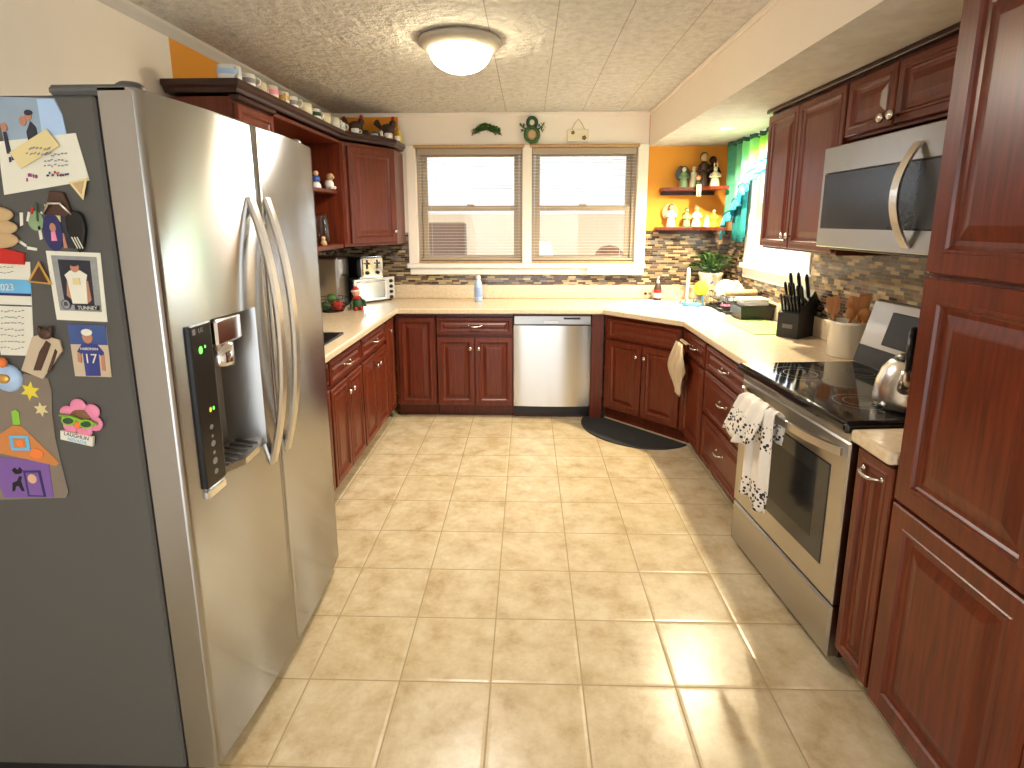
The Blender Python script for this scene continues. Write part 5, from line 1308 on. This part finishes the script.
# calendar
lay = [(quad((-.500, 1.205), (-.421, 1.203), (-.393, 1.421), (-.500, 1.424)), 'paper'),
    (quad((-.500, 1.352), (-.402, 1.349), (-.398, 1.380), (-.500, 1.384)), 'sky_blue'), (quad((-.500, 1.346), (-.403, 1.343), (-.402, 1.349), (-.500, 1.352)), 'navy'),
    (quad((-.500, 1.322), (-.406, 1.319), (-.406, 1.322), (-.500, 1.325)), 'ink')]
for q in range(7): lay += scribble(-.495, 1.31-.014*q, .075, .006, 9, 'ink_soft')
for q in range(2): lay += scribble(-.47, 1.41-.01*q, .06, .005, 7, 'ink_soft')
mag('calendar', 'white 2023 calendar sheet with a blue banner at the left edge of the photo', 'calendar', lay, text=(('2023', -.437, 1.366, .021, 'paper', 0),), k0=0)
mag('triangle_magnet', 'brown and gold triangle magnet left of the sports card', 'magnet', [(quad((-.402, 1.376), (-.346, 1.370), (-.368, 1.424)), 'gold'), (quad((-.394, 1.379), (-.354, 1.375), (-.369, 1.412)), 'brown')], k0=9)
t = thing('animal_photo_magnet', 'cutout magnet of a striped cat below the calendar', 'magnet', (-.392, FY-.003, 1.205), 0, 'papers and magnets on the fridge side')
b = MB(); b.prism_xz(quad((-.060, -.035), (-.012, -.056), (.045, .012), (.042, .038), (.0, .05), (-.02, .045), (-.04, .005)), -.004, 0); b.build('backing', 'photo_sand', t)
b = MB(); b.prism_xz(quad((-.030, -.035), (-.012, -.035), (.022, .028), (.012, .036), (-.008, .01)), -.0055, -.004); b.prism_xz(quad((.002, -.04), (.012, -.036), (.034, .01), (.030, .016)), -.0055, -.004); b.build('stripe', 'brown', t)
b = MB(); b.ball((.014, -.007, .052), (.017, .006, .013), n=12); b.ball((.028, -.007, .062), (.006, .005, .009), n=8); b.ball((.002, -.007, .062), (.006, .005, .009), n=8); b.build('head', 'brown', t)
t = thing('globe_magnet', 'small glass globe magnet at the left edge below the calendar', 'magnet', (-.488, FY, 1.15), 0, 'papers and magnets on the fridge side')
b = MB(); b.lathe([(0, .004), (.03, .004), (.034, -.004), (.03, -.012), (0, -.02)], 22, None, RX90 @ Matrix.Scale(-1, 4, (0, 0, 1))); b.build('dome', 'pale_blue', t)
b = MB(); b.ball((0, -.018, .002), (.016, .006, .012), n=12); b.build('scene_inside', 'gold', t)
b = MB(); b.ball((.0, -.014, .04), (.012, .008, .012), n=10); b.build('topper', 'bright_orange', t)
# felt haunted house
felt = quad((-.575, .838), (-.40, .846), (-.392, .862), (-.398, .93), (-.402, 1.0), (-.40, 1.06), (-.392, 1.12), (-.396, 1.15), (-.45, 1.160), (-.50, 1.155), (-.575, 1.15))
t = thing('felt_banner', 'felt banner of an orange and purple haunted house with yellow stars', 'banner', (-.48, FY-.001, 1.0), 0, 'papers and magnets on the fridge side')
def fp_(name, polys, m, k):
    b = MB()
    for p in polys: b.prism_xz([(x+.48, z-1.0) for x, z in p], -.0015-k*.0012, -k*.0012)
    return b.build(name, m, t)
fp_('felt_sheet', [felt], 'felt_taupe', 0)
def star(cx, cz, r, a0=.3): return [(cx+(r if i % 2 == 0 else r*.48)*math.cos(a0+PI*i/6), cz+(r if i % 2 == 0 else r*.48)*math.sin(a0+PI*i/6)) for i in range(12)]
fp_('star', [star(-.443, 1.118, .024)], 'star_yellow', 1)
fp_('star', [star(-.424, 1.073, .018, .6)], 'sticky', 1)
fp_('chimney', [quad((-.498, 1.035), (-.480, 1.035), (-.478, 1.066), (-.486, 1.072), (-.496, 1.068))], 'lime', 2)
fp_('roof', [quad((-.575, .955), (-.545, .962), (-.41, .930), (-.402, .938), (-.412, .952), (-.478, 1.030), (-.500, 1.032), (-.575, .985))], 'orange_felt', 1.5)
fp_('house_wall', [quad((-.555, .845), (-.430, .848), (-.428, .940), (-.575, .955))], 'purple', 1)
wf = fp_('window_frame', [rect(-.512, .970, -.465, 1.008)], 'sky_blue', 3)
fp_('window_pane', [rect(-.503, .977, -.474, 1.001)], 'orange_felt', 3.6)
fp_('window_light', [ellipse(-.487, .989, .009, .009, 10)], 'bright_orange', 4.2)
fp_('pumpkin', [ellipse(-.452, .962, .017, .013, 14)], 'bright_orange', 3)
fp_('door', [quad((-.493, .850), (-.448, .849), (-.452, .918), (-.494, .917))], 'navy', 2)
fp_('door_panel', [quad((-.487, .854), (-.453, .853), (-.457, .913), (-.488, .912))], 'purple', 2.8)
fp_('door_lamp', [ellipse(-.473, .897, .011, .012, 14)], 'skin', 3.6)
fp_('bat', [quad((-.522, .918), (-.515, .925), (-.508, .918), (-.502, .926), (-.496, .918), (-.500, .910), (-.508, .908), (-.516, .909))], 'black_soft', 2)
fp_('cat', [quad((-.530, .862), (-.524, .864), (-.520, .875), (-.512, .877), (-.506, .863), (-.500, .864), (-.505, .89), (-.500, .90), (-.506, .903), (-.514, .89), (-.526, .885))], 'black_soft', 2)
# pink flower magnet with sunglasses and a sign
t = thing('flower_magnet', 'pink flower magnet wearing green sunglasses over a small white sign', 'magnet', (-.328, FY, 1.052), 0, 'papers and magnets on the fridge side')
for k in range(6):
    a = math.radians(95+60*k); b = MB(); b.ball((.034*math.cos(a), -.005, .030*math.sin(a)), (.020, .005, .019), n=14); b.build('petal', 'pink', t)
b = MB(); b.ball((0, -.008, 0), (.027, .005, .024), n=16); b.build('center', 'mid_brown', t)
gl = MB(); gl.tube([(-.042, -.015, .012), (-.012, -.017, .008), (0, -.018, .003), (.012, -.017, -.003), (.044, -.015, -.010)], .0035, 6); gl.build('glasses_frame', 'lime', t)
for s_ in (-1, 1):
    b = MB(); b.prism_xz(ellipse(s_*.021, (-.004 if s_ > 0 else .004)-.005, .017, .0115, 16), -.0188, -.0170, 'lime'); b.prism_xz(ellipse(s_*.021, (-.004 if s_ > 0 else .004)-.005, .0125, .0075, 16), -.0200, -.0188, 'deep_green'); b.build('lens', 'lime', t)
b = MB(); b.ball((-.002, -.016, -.012), (.009, .005, .010), n=10); b.build('beak', 'bright_orange', t)
b = MB(); b.prism_xz(quad((-.050, -.028), (-.053, -.050), (.022, -.068), (.027, -.044)), -.012, -.006); sg = b.build('sign_plate', 'paper', t)
b = MB()
for txt, z, sz, m_ in (('LAUGHLIN', -.042, .0125, 'ink'), ('NEVADA', -.054, .0115, 'sky_blue')):
    vs, fs = text_mesh(txt, sz, .0003); b.add(vs, fs, m_, False, TR(-.013, -.0124, z) @ Matrix.Rotation(.235, 4, 'Y') @ RX90)
b.build('lettering', 'ink', sg)

# ------------------------------------------------------------------ porch furniture seen through the back windows
t = thing('wicker_chair', 'brown wicker chair back seen through the lower left back window', 'chair', (-.16, 4.75, 0), PI)
b = MB(); b.box(-.22, .22, .22, .27, .40, 1.50, .02); b.build('backrest', 'rattan', t)
b = MB(); b.box(-.22, .22, -.24, .24, .40, .46, .015); b.build('seat', 'rattan', t)
for x in (-.19, .19):
    for y in (-.21, .24): b = MB(); b.box(x-.02, x+.02, y-.02, y+.02, 0, .41); b.build('leg', 'rattan', t)
for s_ in (-1, 1): b = MB(); b.tube([(s_*.22, -.22, .46), (s_*.22, -.22, .66), (s_*.22, .22, .68)], .018, 8); b.build('armrest', 'rattan', t)
t = thing('side_table', 'white porch table behind the back window nearer the sink', 'table', (1.20, 5.2, 0), 0)
b = MB(); b.box(-.55, .75, -.28, .28, .98, 1.02, .006); b.build('tabletop', 'white_matte', t)
for x in (-.5, .7):
    for y in (-.24, .24): b = MB(); b.box(x-.02, x+.02, y-.02, y+.02, 0, .98); b.build('leg', 'white_matte', t)
t = thing('wicker_basket', 'round brown wicker basket on the porch table behind the back window', 'basket', (1.70, 5.15, 1.02), 0)
b = MB(); b.lathe([(0, 0), (.17, 0), (.18, .05), (.16, .13), (.10, .19), (0, .21)], 24); b.build('basket_body', 'mid_brown', t)
b = MB(); b.lathe([(.18, .045), (.19, .055), (.182, .066)], 24); b.build('rim', 'rattan', t)
t = thing('added_lamp', 'added lamp shape on the porch table standing for a yellow glow in the pane', 'lamp', (.93, 5.15, 1.02), 0)
b = MB(); b.lathe([(0, 0), (.05, 0), (.03, .02), (.015, .06), (.012, .10)], 16); b.build('base', 'tan', t)  # lamp added to give the yellow glow seen in the window pane
b = MB(); b.lathe([(.10, .09), (.065, .25), (.063, .25), (.098, .09)], 24); b.build('lamp_shade', 'shade_glow', t)
